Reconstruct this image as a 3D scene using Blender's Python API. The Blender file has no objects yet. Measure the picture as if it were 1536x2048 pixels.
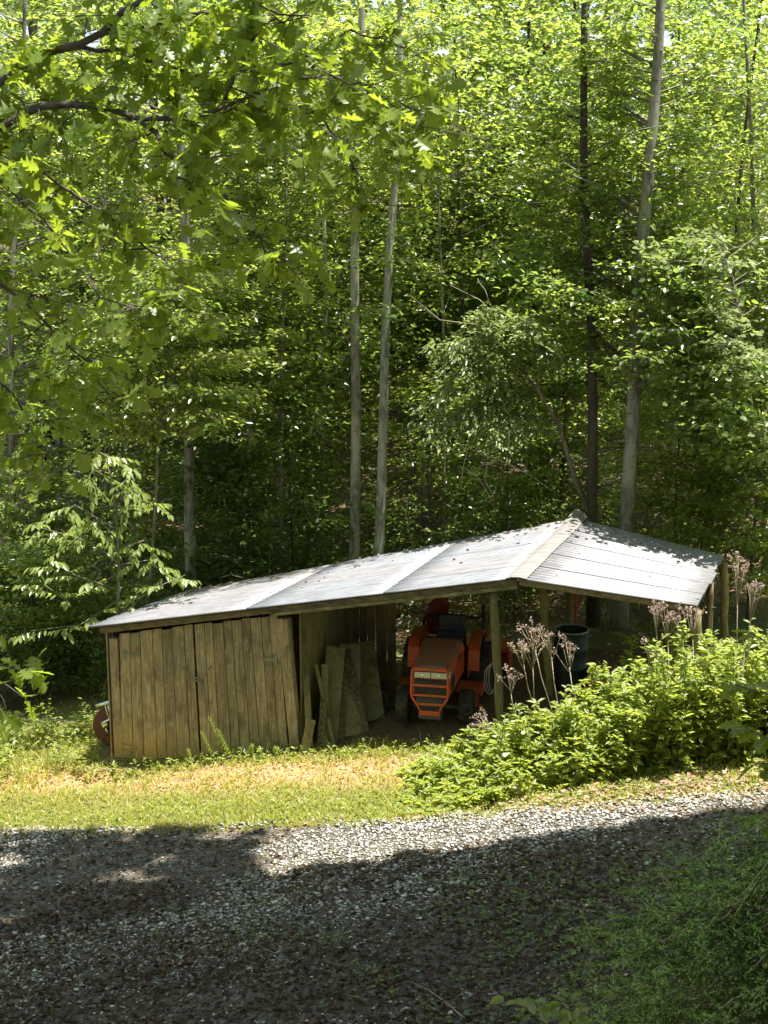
import bpy, math, random
import numpy as np
from mathutils import Vector, Matrix
random.seed(7); RNG = np.random.default_rng(7)
R = math.radians
sc = bpy.context.scene
C = sc.collection

# ------------------------------------------------------------------ camera, sky, sun, exposure
F, PITCH, H = 3077.0, R(13.0), 8.5                  # focal length in photo pixels, pitch, eye height
cam_d = bpy.data.cameras.new('camera'); cam = bpy.data.objects.new('camera', cam_d); C.objects.link(cam)
cam.location = (0, 0, H); cam.rotation_euler = (R(90) - PITCH, 0, 0)
cam_d.sensor_fit = 'VERTICAL'; cam_d.sensor_height = 36; cam_d.sensor_width = 27
cam_d.lens = F / 2048 * 36; cam_d.clip_start = .05; cam_d.clip_end = 2000
cam_d.dof.use_dof = True; cam_d.dof.focus_distance = 21; cam_d.dof.aperture_fstop = 6.3
sc.camera = cam
SX, SY = .19, -.03                                   # horizontal offset of the sun direction per metre of height
SUN = Vector((SX, SY, 1)).normalized()
elev = math.asin(SUN.z); azim = math.atan2(SUN.x, SUN.y)
w = bpy.data.worlds.new('World'); sc.world = w; w.use_nodes = True
nt = w.node_tree; nt.nodes.clear()
sky = nt.nodes.new('ShaderNodeTexSky'); sky.sky_type = 'NISHITA'; sky.sun_disc = False
sky.sun_elevation = elev; sky.sun_rotation = azim; sky.air_density = 1.0; sky.dust_density = 1.2
bg = nt.nodes.new('ShaderNodeBackground'); bg.inputs[1].default_value = .105
wo = nt.nodes.new('ShaderNodeOutputWorld')
nt.links.new(sky.outputs[0], bg.inputs[0]); nt.links.new(bg.outputs[0], wo.inputs[0])
sd = bpy.data.lights.new('sun', 'SUN'); so = bpy.data.objects.new('sun', sd); C.objects.link(so)
sd.energy = 5.0; sd.angle = R(.55); sd.color = (1.0, .955, .87)
so.rotation_euler = SUN.to_track_quat('Z', 'Y').to_euler(); so.location = (0, 0, 40)
sc.view_settings.view_transform = 'Standard'; sc.view_settings.look = 'None'
sc.view_settings.exposure = 1.52; sc.view_settings.use_white_balance = True; sc.view_settings.white_balance_temperature = 6450; sc.view_settings.white_balance_tint = 9; sc.view_settings.gamma = 1; sc.view_settings.use_curve_mapping = False
sc.cycles.max_bounces = 8; sc.cycles.diffuse_bounces = 4; sc.cycles.transmission_bounces = 5; sc.cycles.glossy_bounces = 2

# ------------------------------------------------------------------ measuring helpers
cp, sp = math.cos(PITCH), math.sin(PITCH)
def ray(px, py):
    a, b = (px - 768) / F, (1024 - py) / F
    return Vector((a, cp + b * sp, -sp + b * cp))
def U(px, py, Y):                                   # the point of the place seen at photo pixel px, py and Y metres off
    r = ray(px, py); t = Y / r.y
    return Vector((r.x * t, Y, H + r.z * t))
def hash2(ix, iy):
    h = np.sin(ix * 127.1 + iy * 311.7) * 43758.5453
    return h - np.floor(h)
def vn(x, y):
    x = np.asarray(x, float); y = np.asarray(y, float)
    ix, iy = np.floor(x), np.floor(y); fx, fy = x - ix, y - iy
    fx = fx * fx * (3 - 2 * fx); fy = fy * fy * (3 - 2 * fy)
    a, b, c, d = hash2(ix, iy), hash2(ix + 1, iy), hash2(ix, iy + 1), hash2(ix + 1, iy + 1)
    return (a * (1 - fx) + b * fx) * (1 - fy) + (c * (1 - fx) + d * fx) * fy
def fbm(x, y): return vn(x, y) * .55 + vn(x * 2.1 + 5, y * 2.1 + 9) * .3 + vn(x * 4.3 + 1, y * 4.3 + 3) * .15
def G(x, y):                                        # ground height
    x = np.asarray(x, float); y = np.asarray(y, float)
    z = .6 + 1.6 * np.tanh(x * .16 / 1.6)
    z = z + .5 * np.clip((9.5 - y) / 9.5, 0, 2) ** 1.3 * 9
    z = z + .12 * np.clip(y - 36, 0, 60)
    z = z + .10 * (fbm(x * .7, y * .7) - .5) + .04 * (vn(x * 3.1, y * 3.1) - .5)
    # hollow washed out under the left end of the shed
    z = z - .20 * np.exp(-(((x + 3.75) / .8) ** 2 + ((y - 20.25) / .38) ** 2))
    return z
def g(x, y): return float(G(x, y))
def GP(px, py, lift=0):
    r = ray(px, py); t = 8.0
    for i in range(60):
        p = Vector((0, 0, H)) + r * t
        t += (p.z - lift - g(p.x, p.y)) * .9
    return Vector((0, 0, H)) + r * t
def fline(pts):                                     # polyline of photo pixels on the ground -> y(x)
    q = sorted((GP(*p) for p in pts), key=lambda v: v.x)
    xs, ys = [v.x for v in q], [v.y for v in q]
    sl0 = (ys[1] - ys[0]) / (xs[1] - xs[0]); sl1 = (ys[-1] - ys[-2]) / (xs[-1] - xs[-2])
    xs = [xs[0] - 6] + xs + [xs[-1] + 6]; ys = [ys[0] - 6 * max(-.3, min(.3, sl0))] + ys + [ys[-1] + 6 * max(-.3, min(.3, sl1))]
    return lambda x: np.interp(x, xs, ys)
gravel_edge = fline([(0, 1668), (300, 1664), (620, 1655), (900, 1640), (1150, 1622), (1350, 1605), (1536, 1588)])
shade_edge = fline([(0, 1775), (300, 1765), (500, 1748), (768, 1716), (1000, 1684), (1200, 1650), (1536, 1606)])

# ------------------------------------------------------------------ materials
def nodes(name):
    m = bpy.data.materials.new(name); m.use_nodes = True
    t = m.node_tree; b = t.nodes['Principled BSDF']
    return m, t, b
def N(t, typ, **kw):
    n = t.nodes.new(typ)
    for k, v in kw.items():
        if k in n.inputs.keys(): n.inputs[k].default_value = v
        else: setattr(n, k, v)
    return n
def ramp(t, cols, src, pos=None):
    r = t.nodes.new('ShaderNodeValToRGB'); e = r.color_ramp.elements
    n = len(cols)
    while len(e) < n: e.new(.5)
    for i, c in enumerate(cols):
        e[i].position = pos[i] if pos else i / (n - 1); e[i].color = (*c, 1)
    t.links.new(src, r.inputs[0]); return r.outputs[0]
def mixc(t, f, a, b, mode='MIX'):
    m = t.nodes.new('ShaderNodeMix'); m.data_type = 'RGBA'; m.blend_type = mode
    for s, v in ((0, f), (6, a), (7, b)):
        if isinstance(v, (int, float)): m.inputs[s].default_value = v
        elif isinstance(v, tuple): m.inputs[s].default_value = (*v, 1)
        else: t.links.new(v, m.inputs[s])
    return m.outputs[2]
def noisetex(t, scale, vec=None, detail=4, rough=.6, dist=0):
    n = t.nodes.new('ShaderNodeTexNoise'); n.inputs['Scale'].default_value = scale
    n.inputs['Detail'].default_value = detail; n.inputs['Roughness'].default_value = rough; n.inputs['Distortion'].default_value = dist
    if vec: t.links.new(vec, n.inputs['Vector'])
    return n.outputs[0]
def bump(t, b, h, strength=.4, dist=.01):
    n = t.nodes.new('ShaderNodeBump'); n.inputs['Strength'].default_value = strength; n.inputs['Distance'].default_value = dist
    t.links.new(h, n.inputs['Height']); t.links.new(n.outputs[0], b.inputs['Normal'])
def coords(t, scale=(1, 1, 1), world=False, shift=True):
    m = t.nodes.new('ShaderNodeMapping'); m.inputs['Scale'].default_value = scale
    if world:
        gnode = t.nodes.new('ShaderNodeNewGeometry'); t.links.new(gnode.outputs['Position'], m.inputs[0])
    else:
        tc = t.nodes.new('ShaderNodeTexCoord')
        t.links.new(tc.outputs['Object'], m.inputs[0])
        if shift:
            oi = t.nodes.new('ShaderNodeObjectInfo'); mu = t.nodes.new('ShaderNodeMath'); mu.operation = 'MULTIPLY'
            mu.inputs[1].default_value = 37.0; t.links.new(oi.outputs['Random'], mu.inputs[0])
            cb = t.nodes.new('ShaderNodeCombineXYZ')
            for k in range(3): t.links.new(mu.outputs[0], cb.inputs[k])
            t.links.new(cb.outputs[0], m.inputs['Location'])
    return m.outputs[0]
def leafmat(name, cols, trans, tf=.42, rough=.42, spec=.45):
    m, t, b = nodes(name)
    gn = t.nodes.new('ShaderNodeNewGeometry')
    col = ramp(t, cols, gn.outputs['Random Per Island'])
    t.links.new(col, b.inputs['Base Color'])
    b.inputs['Roughness'].default_value = rough; b.inputs['Specular IOR Level'].default_value = spec
    tr = t.nodes.new('ShaderNodeBsdfTranslucent')
    tc = mixc(t, .6, col, trans); tc2 = mixc(t, 1.0, tc, (1.9, 1.9, 1.6), 'MULTIPLY')
    t.links.new(tc2, tr.inputs['Color'])
    mx = t.nodes.new('ShaderNodeMixShader'); mx.inputs[0].default_value = tf
    t.links.new(b.outputs[0], mx.inputs[1]); t.links.new(tr.outputs[0], mx.inputs[2])
    t.links.new(mx.outputs[0], t.nodes['Material Output'].inputs[0])
    return m
L_FOREST = leafmat('forest_leaf', [(.055, .105, .026), (.095, .155, .038), (.15, .20, .055)], (.30, .38, .06), tf=.5, rough=.30, spec=.85)
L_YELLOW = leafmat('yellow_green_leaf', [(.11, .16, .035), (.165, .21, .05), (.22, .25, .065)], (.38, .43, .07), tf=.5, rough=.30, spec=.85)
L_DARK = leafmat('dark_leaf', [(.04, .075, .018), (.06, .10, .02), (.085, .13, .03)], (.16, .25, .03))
L_SILVER = leafmat('silvery_leaf', [(.16, .20, .07), (.20, .24, .09), (.24, .27, .12)], (.2, .27, .06), rough=.36, spec=.6)
L_OAK = leafmat('oak_leaf', [(.07, .115, .018), (.10, .15, .024), (.14, .185, .032)], (.36, .45, .03), tf=.45, rough=.36)
L_WEED = leafmat('weed_leaf', [(.14, .19, .04), (.19, .235, .055), (.24, .27, .07)], (.40, .46, .07), tf=.5, spec=.7)
L_WEED2 = leafmat('pale_weed_leaf', [(.15, .18, .05), (.21, .24, .05), (.27, .28, .06)], (.40, .44, .06), tf=.45, rough=.35, spec=.6)
L_CEDAR = leafmat('cedar_leaf', [(.018, .04, .010), (.030, .058, .014), (.045, .078, .018)], (.10, .18, .03), tf=.25, rough=.8, spec=.15)
L_GRASS = leafmat('grass_blade', [(.19, .22, .03), (.27, .285, .04), (.36, .34, .06), (.48, .36, .17)], (.32, .34, .05))
L_DEAD = leafmat('dead_leaf', [(.035, .02, .011), (.062, .037, .02), (.10, .064, .038), (.15, .105, .07)], (.14, .08, .04), tf=.1, rough=.7, spec=.2)
L_DEADP = leafmat('pale_dead_leaf', [(.20, .11, .07), (.30, .18, .125), (.38, .25, .19), (.44, .34, .28)], (.3, .18, .1), tf=.1, rough=.7, spec=.2)
L_SEED = leafmat('seed_head', [(.17, .12, .10), (.28, .21, .18), (.40, .32, .28)], (.3, .2, .15), tf=.2, rough=.8, spec=.1)

def bark(name, dark, light, lich=.4):
    m, t, b = nodes(name)
    v = coords(t, (1, 1, .35), world=True)
    n1 = noisetex(t, 14, v, 6, .65); n2 = noisetex(t, 3.0, v, 3)
    v3 = coords(t, (1, 1, 2.6), world=True); n3 = noisetex(t, 9, v3, 4)
    c = ramp(t, [dark, light], n1, [.35, .65])
    c = mixc(t, ramp(t, [(0, 0, 0), (lich,) * 3], n2, [.48, .62]), c, tuple(min(1, x * 1.35) for x in light))
    c = mixc(t, ramp(t, [(0, 0, 0), (.75,) * 3], n3, [.60, .68]), c, tuple(x * .6 for x in dark))
    t.links.new(c, b.inputs['Base Color']); b.inputs['Roughness'].default_value = .9
    b.inputs['Specular IOR Level'].default_value = .2
    bump(t, b, n1, .6, .02); return m
BARK = bark('grey_bark', (.085, .078, .062), (.30, .285, .245), .75)
BARK_L = bark('pale_bark', (.14, .132, .108), (.44, .42, .375), .75)
BARK_D = bark('dark_bark', (.045, .038, .03), (.10, .085, .07))
TWIG = bark('twig_bark', (.13, .11, .08), (.26, .23, .18))
STALK = bark('dry_stalk_bark', (.24, .19, .13), (.42, .35, .26))
GREENSTEM = bark('green_stem', (.10, .14, .03), (.16, .2, .05))

def wood(name, c1, c2, foot_tint=True, lo=.35, hi=.68, flat=False):
    m, t, b = nodes(name)
    v = coords(t, (.06, .6, 1.2) if flat else (1, 1, .06)); n1 = noisetex(t, 42, v, 6, .7)
    v2 = coords(t, (.4, 1, 1.4) if flat else (1, 1, .55)); n2 = noisetex(t, 3.4, v2, 5, .65, .6)
    v3 = coords(t, (1, 1, .8)); n3 = noisetex(t, 11, v3, 5, .75)
    c = ramp(t, [c1, c2], n1, [lo, hi])
    oi = t.nodes.new('ShaderNodeObjectInfo')
    tint = ramp(t, [(.72, .72, .70), (1.0, .98, .94), (1.16, 1.12, 1.0)], oi.outputs['Random'])
    c = mixc(t, 1.0, c, tint, 'MULTIPLY')
    c = mixc(t, ramp(t, [(0, 0, 0), (.62,) * 3], n2, [.5, .66]), c, tuple(x * .42 for x in c1))
    c = mixc(t, ramp(t, [(0, 0, 0), (.35,) * 3], n3, [.56, .72]), c, tuple(min(1, x * 1.5) for x in c2))
    if foot_tint:                                       # ochre tint on the foot of the boards, strongest at the left
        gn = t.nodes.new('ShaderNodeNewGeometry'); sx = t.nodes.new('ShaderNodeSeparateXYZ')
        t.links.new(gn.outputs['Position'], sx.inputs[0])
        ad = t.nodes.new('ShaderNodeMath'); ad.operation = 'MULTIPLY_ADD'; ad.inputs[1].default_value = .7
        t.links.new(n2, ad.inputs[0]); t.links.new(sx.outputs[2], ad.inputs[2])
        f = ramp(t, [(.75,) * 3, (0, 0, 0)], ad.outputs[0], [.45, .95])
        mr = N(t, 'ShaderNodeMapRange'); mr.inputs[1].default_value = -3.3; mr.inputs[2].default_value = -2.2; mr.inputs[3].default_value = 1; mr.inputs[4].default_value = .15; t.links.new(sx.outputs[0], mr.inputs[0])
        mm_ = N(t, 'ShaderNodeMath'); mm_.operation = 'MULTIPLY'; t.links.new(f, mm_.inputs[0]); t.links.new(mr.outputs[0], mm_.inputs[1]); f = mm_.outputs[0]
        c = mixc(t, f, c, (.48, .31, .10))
    t.links.new(c, b.inputs['Base Color']); b.inputs['Roughness'].default_value = .85
    b.inputs['Specular IOR Level'].default_value = .25
    bump(t, b, n1, .5, .006); return m
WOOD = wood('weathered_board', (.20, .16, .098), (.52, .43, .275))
WOOD_IN = wood('inner_board', (.16, .14, .07), (.29, .26, .135), foot_tint=False)
WOOD_NEW = wood('pale_lumber', (.26, .24, .09), (.38, .34, .16), foot_tint=False)
WOOD_DK = wood('dark_beam', (.07, .055, .035), (.20, .165, .10), foot_tint=False, lo=.42, hi=.62)

WOOD_H = wood('stained_eave_beam', (.13, .10, .055), (.38, .33, .19), foot_tint=False, flat=True)
def simple(name, col, rough=.5, metal=0, nscale=12, var=.25, dirt=None, dirtamt=.5, spec=.5, bmp=0):
    m, t, b = nodes(name)
    v = coords(t); n = noisetex(t, nscale, v, 5, .65)
    c = ramp(t, [tuple(x * (1 - var) for x in col), tuple(min(1, x * (1 + var)) for x in col)], n, [.3, .7])
    if dirt:
        n2 = noisetex(t, nscale * .35, v, 5, .7)
        c = mixc(t, ramp(t, [(0, 0, 0), (dirtamt,) * 3], n2, [.42, .62]), c, dirt)
    t.links.new(c, b.inputs['Base Color']); b.inputs['Roughness'].default_value = rough
    b.inputs['Metallic'].default_value = metal; b.inputs['Specular IOR Level'].default_value = spec
    if bmp: bump(t, b, n, bmp, .01)
    return m
ORANGE = simple('orange_paint', (.58, .085, .018), .45, dirt=(.22, .11, .06), dirtamt=.4)
DUSTY = simple('dusty_orange_paint', (.36, .12, .045), .7, dirt=(.22, .15, .10), dirtamt=.8)
REDP = simple('faded_red_plastic', (.16, .014, .014), .5)
BLACKP = simple('black_plastic', (.02, .021, .022), .55, dirt=(.06, .05, .04))
RUBBER = simple('tyre_rubber', (.022, .021, .02), .85, dirt=(.10, .08, .055), dirtamt=.6)
CHAR = simple('grey_casting', (.07, .075, .075), .6, dirt=(.12, .10, .07))
SEAT = simple('navy_vinyl', (.018, .022, .035), .45)
LENS = simple('lamp_lens', (.62, .64, .55), .15, var=.1)
LENSC = simple('lamp_bulb', (.8, .78, .6), .1, metal=.6, var=.05)
BARREL = simple('blue_green_drum_paint', (.009, .026, .026), .6, dirt=(.10, .08, .06), dirtamt=.5)
BARRELRIM = simple('drum_rim_metal', (.34, .35, .30), .45, metal=.5)
CHROME = simple('bright_tubing', (.78, .79, .8), .18, metal=1, var=.06)
RUST = simple('rust_red_steel', (.16, .05, .035), .75, dirt=(.08, .03, .02), dirtamt=.6)
HINGE = simple('green_grey_hinge', (.27, .29, .18), .7, dirt=(.14, .10, .06))
WIRE = simple('pale_wire', (.32, .35, .32), .5)
BONE = simple('grey_driftwood', (.24, .21, .15), .8, bmp=.3)
CLAYF = simple('dirt_floor_clod', (.17, .10, .05), .95, bmp=.5)
def roofmat(name, col, rusty):
    m, t, b = nodes(name)
    v = coords(t, (1, 1, 1), world=True); v2 = coords(t, (.5, 5, 1), world=True)
    n1 = noisetex(t, 2.2, v, 5, .65); n2 = noisetex(t, 3.0, v2, 5, .7); n3 = noisetex(t, 30, v, 3)
    oi = t.nodes.new('ShaderNodeObjectInfo')
    tint = ramp(t, [(.965, .97, .98), (1.02, 1.015, 1.01)], oi.outputs['Random'])
    c = mixc(t, 1.0, col, tint, 'MULTIPLY')
    c = mixc(t, ramp(t, [(0, 0, 0), (.6,) * 3], n2, [.43, .62]), c, (.13, .12, .12))
    c = mixc(t, ramp(t, [(0, 0, 0), (rusty,) * 3], n1, [.55, .72]), c, (.25, .185, .165))
    c = mixc(t, ramp(t, [(.25,) * 3, (0, 0, 0)], n3, [.3, .5]), c, (.18, .18, .18))
    va = t.nodes.new('ShaderNodeAttribute'); va.attribute_name = 'valley_shade'   # shading of the corrugation put into the colour as darker valleys
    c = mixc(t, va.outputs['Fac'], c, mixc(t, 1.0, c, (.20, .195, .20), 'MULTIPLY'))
    t.links.new(c, b.inputs['Base Color']); b.inputs['Roughness'].default_value = .55; b.inputs['Metallic'].default_value = .15
    return m
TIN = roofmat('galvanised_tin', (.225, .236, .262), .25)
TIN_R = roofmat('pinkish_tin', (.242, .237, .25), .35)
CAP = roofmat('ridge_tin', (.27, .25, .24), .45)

def groundmat():
    m, t, b = nodes('ground_soil')
    v = coords(t, world=True)
    n1 = noisetex(t, 1.1, v, 5, .65); n2 = noisetex(t, 18, v, 6, .75); n3 = noisetex(t, 60, v, 3, .6)
    at = t.nodes.new('ShaderNodeAttribute'); at.attribute_name = 'zone'
    sep = t.nodes.new('ShaderNodeSeparateXYZ'); t.links.new(at.outputs['Vector'], sep.inputs[0])
    soil = ramp(t, [(.07, .045, .025), (.17, .11, .065), (.25, .18, .12)], n2, [.3, .55, .75])
    clay = ramp(t, [(.27, .13, .06), (.42, .24, .12), (.52, .36, .22)], n2, [.3, .5, .75])
    grs = ramp(t, [(.08, .095, .025), (.15, .16, .05), (.28, .22, .12)], n2, [.3, .55, .75])
    c = mixc(t, sep.outputs[0], soil, grs)
    c = mixc(t, sep.outputs[1], c, clay)
    t.links.new(c, b.inputs['Base Color']); b.inputs['Roughness'].default_value = .95; b.inputs['Specular IOR Level'].default_value = .15
    bump(t, b, n3, .8, .03); return m
SOIL = groundmat()
def gravelmat():
    m, t, b = nodes('gravel_bed')
    v = coords(t, world=True)
    vo = t.nodes.new('ShaderNodeTexVoronoi'); vo.inputs['Scale'].default_value = 24; t.links.new(v, vo.inputs['Vector'])
    sx = t.nodes.new('ShaderNodeSeparateXYZ'); t.links.new(vo.outputs['Color'], sx.inputs[0])
    c = ramp(t, [(.045, .036, .025), (.085, .07, .05), (.16, .145, .12)], sx.outputs[0])
    n = noisetex(t, 1.6, v, 5, .7)
    c = mixc(t, ramp(t, [(0, 0, 0), (.8,) * 3], n, [.5, .68]), c, (.075, .052, .032))
    t.links.new(c, b.inputs['Base Color']); b.inputs['Roughness'].default_value = .9
    bump(t, b, vo.outputs['Distance'], .8, .02); return m
GBED = gravelmat()
def stonemat():
    m, t, b = nodes('pale_stone')
    gn = t.nodes.new('ShaderNodeNewGeometry')
    c = ramp(t, [(.10, .088, .065), (.23, .21, .175), (.43, .405, .37), (.68, .655, .615)], gn.outputs['Random Per Island'], [0, .35, .75, 1])
    t.links.new(c, b.inputs['Base Color']); b.inputs['Roughness'].default_value = .85; return m
STONE = stonemat()

# ------------------------------------------------------------------ object helpers
def link(name, me, parent=None):
    o = bpy.data.objects.new(name, me); C.objects.link(o)
    if parent is not None:
        o.parent = parent
    return o
def tag(o, label=None, cat=None, group=None, kind=None):
    if label: o['label'] = label
    if cat: o['category'] = cat
    if group: o['group'] = group
    if kind: o['kind'] = kind
    return o
def thing(name, loc, label, cat, group=None, rz=0):
    o = bpy.data.objects.new(name, None); C.objects.link(o); o.location = loc; o.rotation_euler = (0, 0, rz)
    o.empty_display_size = .1
    return tag(o, label, cat, group)
class MB:
    def __init__(s): s.v = []; s.f = []; s.m = []; s.sm = []
    def face(s, f, mi=0, smooth=False): s.f.append(f); s.m.append(mi); s.sm.append(smooth)
    def hexa(s, p, mi=0):                           # 8 corners: bottom ring then top ring
        b = len(s.v); s.v += [tuple(q) for q in p]
        for f in ((3, 2, 1, 0), (4, 5, 6, 7), (0, 1, 5, 4), (1, 2, 6, 5), (2, 3, 7, 6), (3, 0, 4, 7)):
            s.face(tuple(b + i for i in f), mi)
    def box(s, c, d, mi=0, rot=None, taper=1.0):
        c = Vector(c); x, y, z = d[0] / 2, d[1] / 2, d[2] / 2
        q = [Vector((a * x * k, e * y * k, h * z)) for h, k in ((-1, 1), (1, taper)) for a, e in ((-1, -1), (1, -1), (1, 1), (-1, 1))]
        if rot is not None: q = [rot @ p for p in q]
        s.hexa([c + p for p in q], mi)
    def tube(s, pts, rad, n=8, mi=0, cap=True, smooth=True):
        pts = [Vector(p) for p in pts]
        if isinstance(rad, (int, float)): rad = [rad] * len(pts)
        b = len(s.v); k = len(pts); up = None
        for i, p in enumerate(pts):
            d = (pts[min(i + 1, k - 1)] - pts[max(i - 1, 0)]).normalized()
            if up is None:
                up = Vector((0, 0, 1)) if abs(d.z) < .9 else Vector((0, 1, 0))
            a = d.cross(up).normalized(); e = a.cross(d).normalized(); up = e
            for j in range(n):
                th = 2 * math.pi * j / n
                s.v.append(tuple(p + (a * math.cos(th) + e * math.sin(th)) * rad[i]))
        for i in range(k - 1):
            for j in range(n):
                j2 = (j + 1) % n
                s.face((b + i * n + j, b + i * n + j2, b + (i + 1) * n + j2, b + (i + 1) * n + j), mi, smooth)
        if cap:
            s.face(tuple(b + j for j in range(n))[::-1], mi); s.face(tuple(b + (k - 1) * n + j for j in range(n)), mi)
    def lathe(s, c, prof, n=24, axis='z', mi=0, close=False):
        b = len(s.v); k = len(prof)
        for r_, h_ in prof:
            for j in range(n):
                th = 2 * math.pi * j / n; x, y = r_ * math.cos(th), r_ * math.sin(th)
                p = (x, y, h_) if axis == 'z' else ((h_, x, y) if axis == 'x' else (x, h_, y))
                s.v.append((c[0] + p[0], c[1] + p[1], c[2] + p[2]))
        for i in range(k - 1 + (1 if close else 0)):
            i2 = (i + 1) % k
            for j in range(n):
                j2 = (j + 1) % n
                s.face((b + i * n + j, b + i * n + j2, b + i2 * n + j2, b + i2 * n + j), mi, True)
    def prism(s, prof, x0, x1, mi=0):               # profile (y, z) polygon pulled along x
        n = len(prof); b = len(s.v)
        for x in (x0, x1):
            for (y, z) in prof: s.v.append((x, y, z))
        s.face(tuple(b + i for i in range(n)), mi); s.face(tuple(b + n + i for i in range(n))[::-1], mi)
        for i in range(n):
            j = (i + 1) % n; s.face((b + i, b + n + i, b + n + j, b + j), mi)
    def build(s, name, mats, parent=None, origin=None, bevel=0):
        me = bpy.data.meshes.new(name)
        v = s.v
        if origin is not None:
            o_ = Vector(origin); v = [tuple(Vector(p) - o_) for p in v]
        me.from_pydata(v, [], s.f)
        for m in (mats if isinstance(mats, (list, tuple)) else [mats]): me.materials.append(m)
        me.polygons.foreach_set('material_index', s.m); me.polygons.foreach_set('use_smooth', s.sm)
        o = link(name, me, parent)
        if origin is not None: o.location = origin
        if bevel:
            bv = o.modifiers.new('bevel', 'BEVEL'); bv.width = bevel; bv.segments = 2; bv.limit_method = 'ANGLE'
        return o
def rel(o, parent):                                 # o has world coordinates: keep them under a parent standing elsewhere
    o.matrix_parent_inverse = Matrix.LocRotScale(parent.location, parent.rotation_euler, None).inverted()
    return o
def npmesh(name, V, T, mats, parent=None, mi=None, smooth=False, world_parent=True):
    me = bpy.data.meshes.new(name)
    me.vertices.add(len(V)); me.vertices.foreach_set('co', np.ascontiguousarray(V, dtype=np.float32).ravel())
    n = len(T); k = T.shape[1]
    me.loops.add(n * k); me.loops.foreach_set('vertex_index', np.ascontiguousarray(T, dtype=np.int32).ravel())
    me.polygons.add(n); me.polygons.foreach_set('loop_start', np.arange(0, n * k, k, dtype=np.int32))
    me.polygons.foreach_set('loop_total', np.full(n, k, dtype=np.int32))
    for m in (mats if isinstance(mats, (list, tuple)) else [mats]): me.materials.append(m)
    if mi is not None: me.polygons.foreach_set('material_index', np.ascontiguousarray(mi, dtype=np.int32))
    me.update(calc_edges=True)
    if smooth: me.polygons.foreach_set('use_smooth', np.ones(n, dtype=bool))
    o = link(name, me, parent)
    if parent is not None and world_parent: rel(o, parent)
    return o
def nrm(a): return a / np.maximum(np.linalg.norm(a, axis=1, keepdims=True), 1e-9)
# leaf outlines: (along, side, lift) points and triangles
DIAMOND = (np.array([(0, 0, 0), (.42, -.5, .10), (1, 0, -.10), (.42, .5, .10)]), np.array([(0, 2, 1), (0, 3, 2)]))
OVAL = (np.array([(0, 0, 0), (.25, -.42, .07), (.62, -.42, .05), (1, 0, -.14), (.62, .42, .05), (.25, .42, .07)]),
        np.array([(0, 2, 1), (0, 3, 2), (0, 4, 3), (0, 5, 4)]))
def _oak():
    out = [(0, 0), (.14, .05), (.22, .26), (.30, .12), (.40, .13), (.50, .48), (.56, .20), (.64, .16), (.76, .40), (.80, .18), (.90, .20), (1.0, .02)]
    pts = [(x, 0, 0) for x in ()]
    up = [(x, y, .06 * y * 2 - .16 * x * x) for x, y in out]
    dn = [(x, -y, .06 * y * 2 - .16 * x * x) for x, y in out[1:-1]][::-1]
    P = up + dn; n = len(P)
    mid = [(x, 0, -.16 * x * x - .02) for x in (.2, .35, .6, .78, .9)]
    M0 = n; P = P + mid
    near = lambda i: M0 + int(np.argmin([abs(m[0] - P[i][0]) for m in mid]))
    T = []
    for i in range(n):
        j = (i + 1) % n; a, b = near(i), near(j)
        T.append((i, j, a) if True else 0)
        if a != b: T.append((j, b, a))
    return np.array(P, float), np.array(T)
OAK = _oak()
def leafV(tpl, pos, d, nn, ln, wd):
    P, T = tpl; n = len(pos)
    d = nrm(d); s = nrm(np.cross(nn, d)); u = np.cross(d, s)
    L = ln[:, None, None]; W = wd[:, None, None]
    V = pos[:, None, :] + d[:, None, :] * P[None, :, 0:1] * L + s[:, None, :] * P[None, :, 1:2] * W + u[:, None, :] * P[None, :, 2:3] * L
    TT = (T[None] + (np.arange(n) * len(P))[:, None, None]).reshape(-1, 3)
    return V.reshape(-1, 3), TT
class LM:                                           # leaf mass collector with woody twigs
    def __init__(s): s.V = []; s.T = []; s.M = []; s.n = 0
    def add(s, V, T, mi=0):
        s.V.append(V); s.T.append(T + s.n); s.M.append(np.full(len(T), mi)); s.n += len(V)
    def leaves(s, tpl, pos, d, nn, ln, wd, mi=0):
        if len(pos): s.add(*leafV(tpl, np.asarray(pos), np.asarray(d), np.asarray(nn), np.asarray(ln), np.asarray(wd)), mi)
    def twigs(s, a, b, r0, r1, mi=1):               # three-sided twig from a to b
        a = np.asarray(a); b = np.asarray(b); n = len(a)
        if not n: return
        d = nrm(b - a); u = np.where(np.abs(d[:, 2:3]) < .9, np.array([[0, 0, 1.]]), np.array([[0, 1., 0]]))
        e = nrm(np.cross(d, u)); f = np.cross(e, d); V = np.zeros((n, 6, 3))
        for k in range(3):
            th = 2 * math.pi * k / 3; o = e * math.cos(th) + f * math.sin(th)
            V[:, k] = a + o * np.asarray(r0).reshape(-1, 1); V[:, 3 + k] = b + o * np.asarray(r1).reshape(-1, 1)
        t = []
        for k in range(3):
            k2 = (k + 1) % 3; t += [(k, k2, 3 + k2), (k, 3 + k2, 3 + k)]
        T = (np.array(t)[None] + (np.arange(n) * 6)[:, None, None]).reshape(-1, 3)
        s.add(V.reshape(-1, 3), T, mi)
    def build(s, name, mats, parent=None, kind=None):
        o = npmesh(name, np.concatenate(s.V), np.concatenate(s.T), mats, parent, np.concatenate(s.M))
        if kind: o['kind'] = kind
        return o

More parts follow.
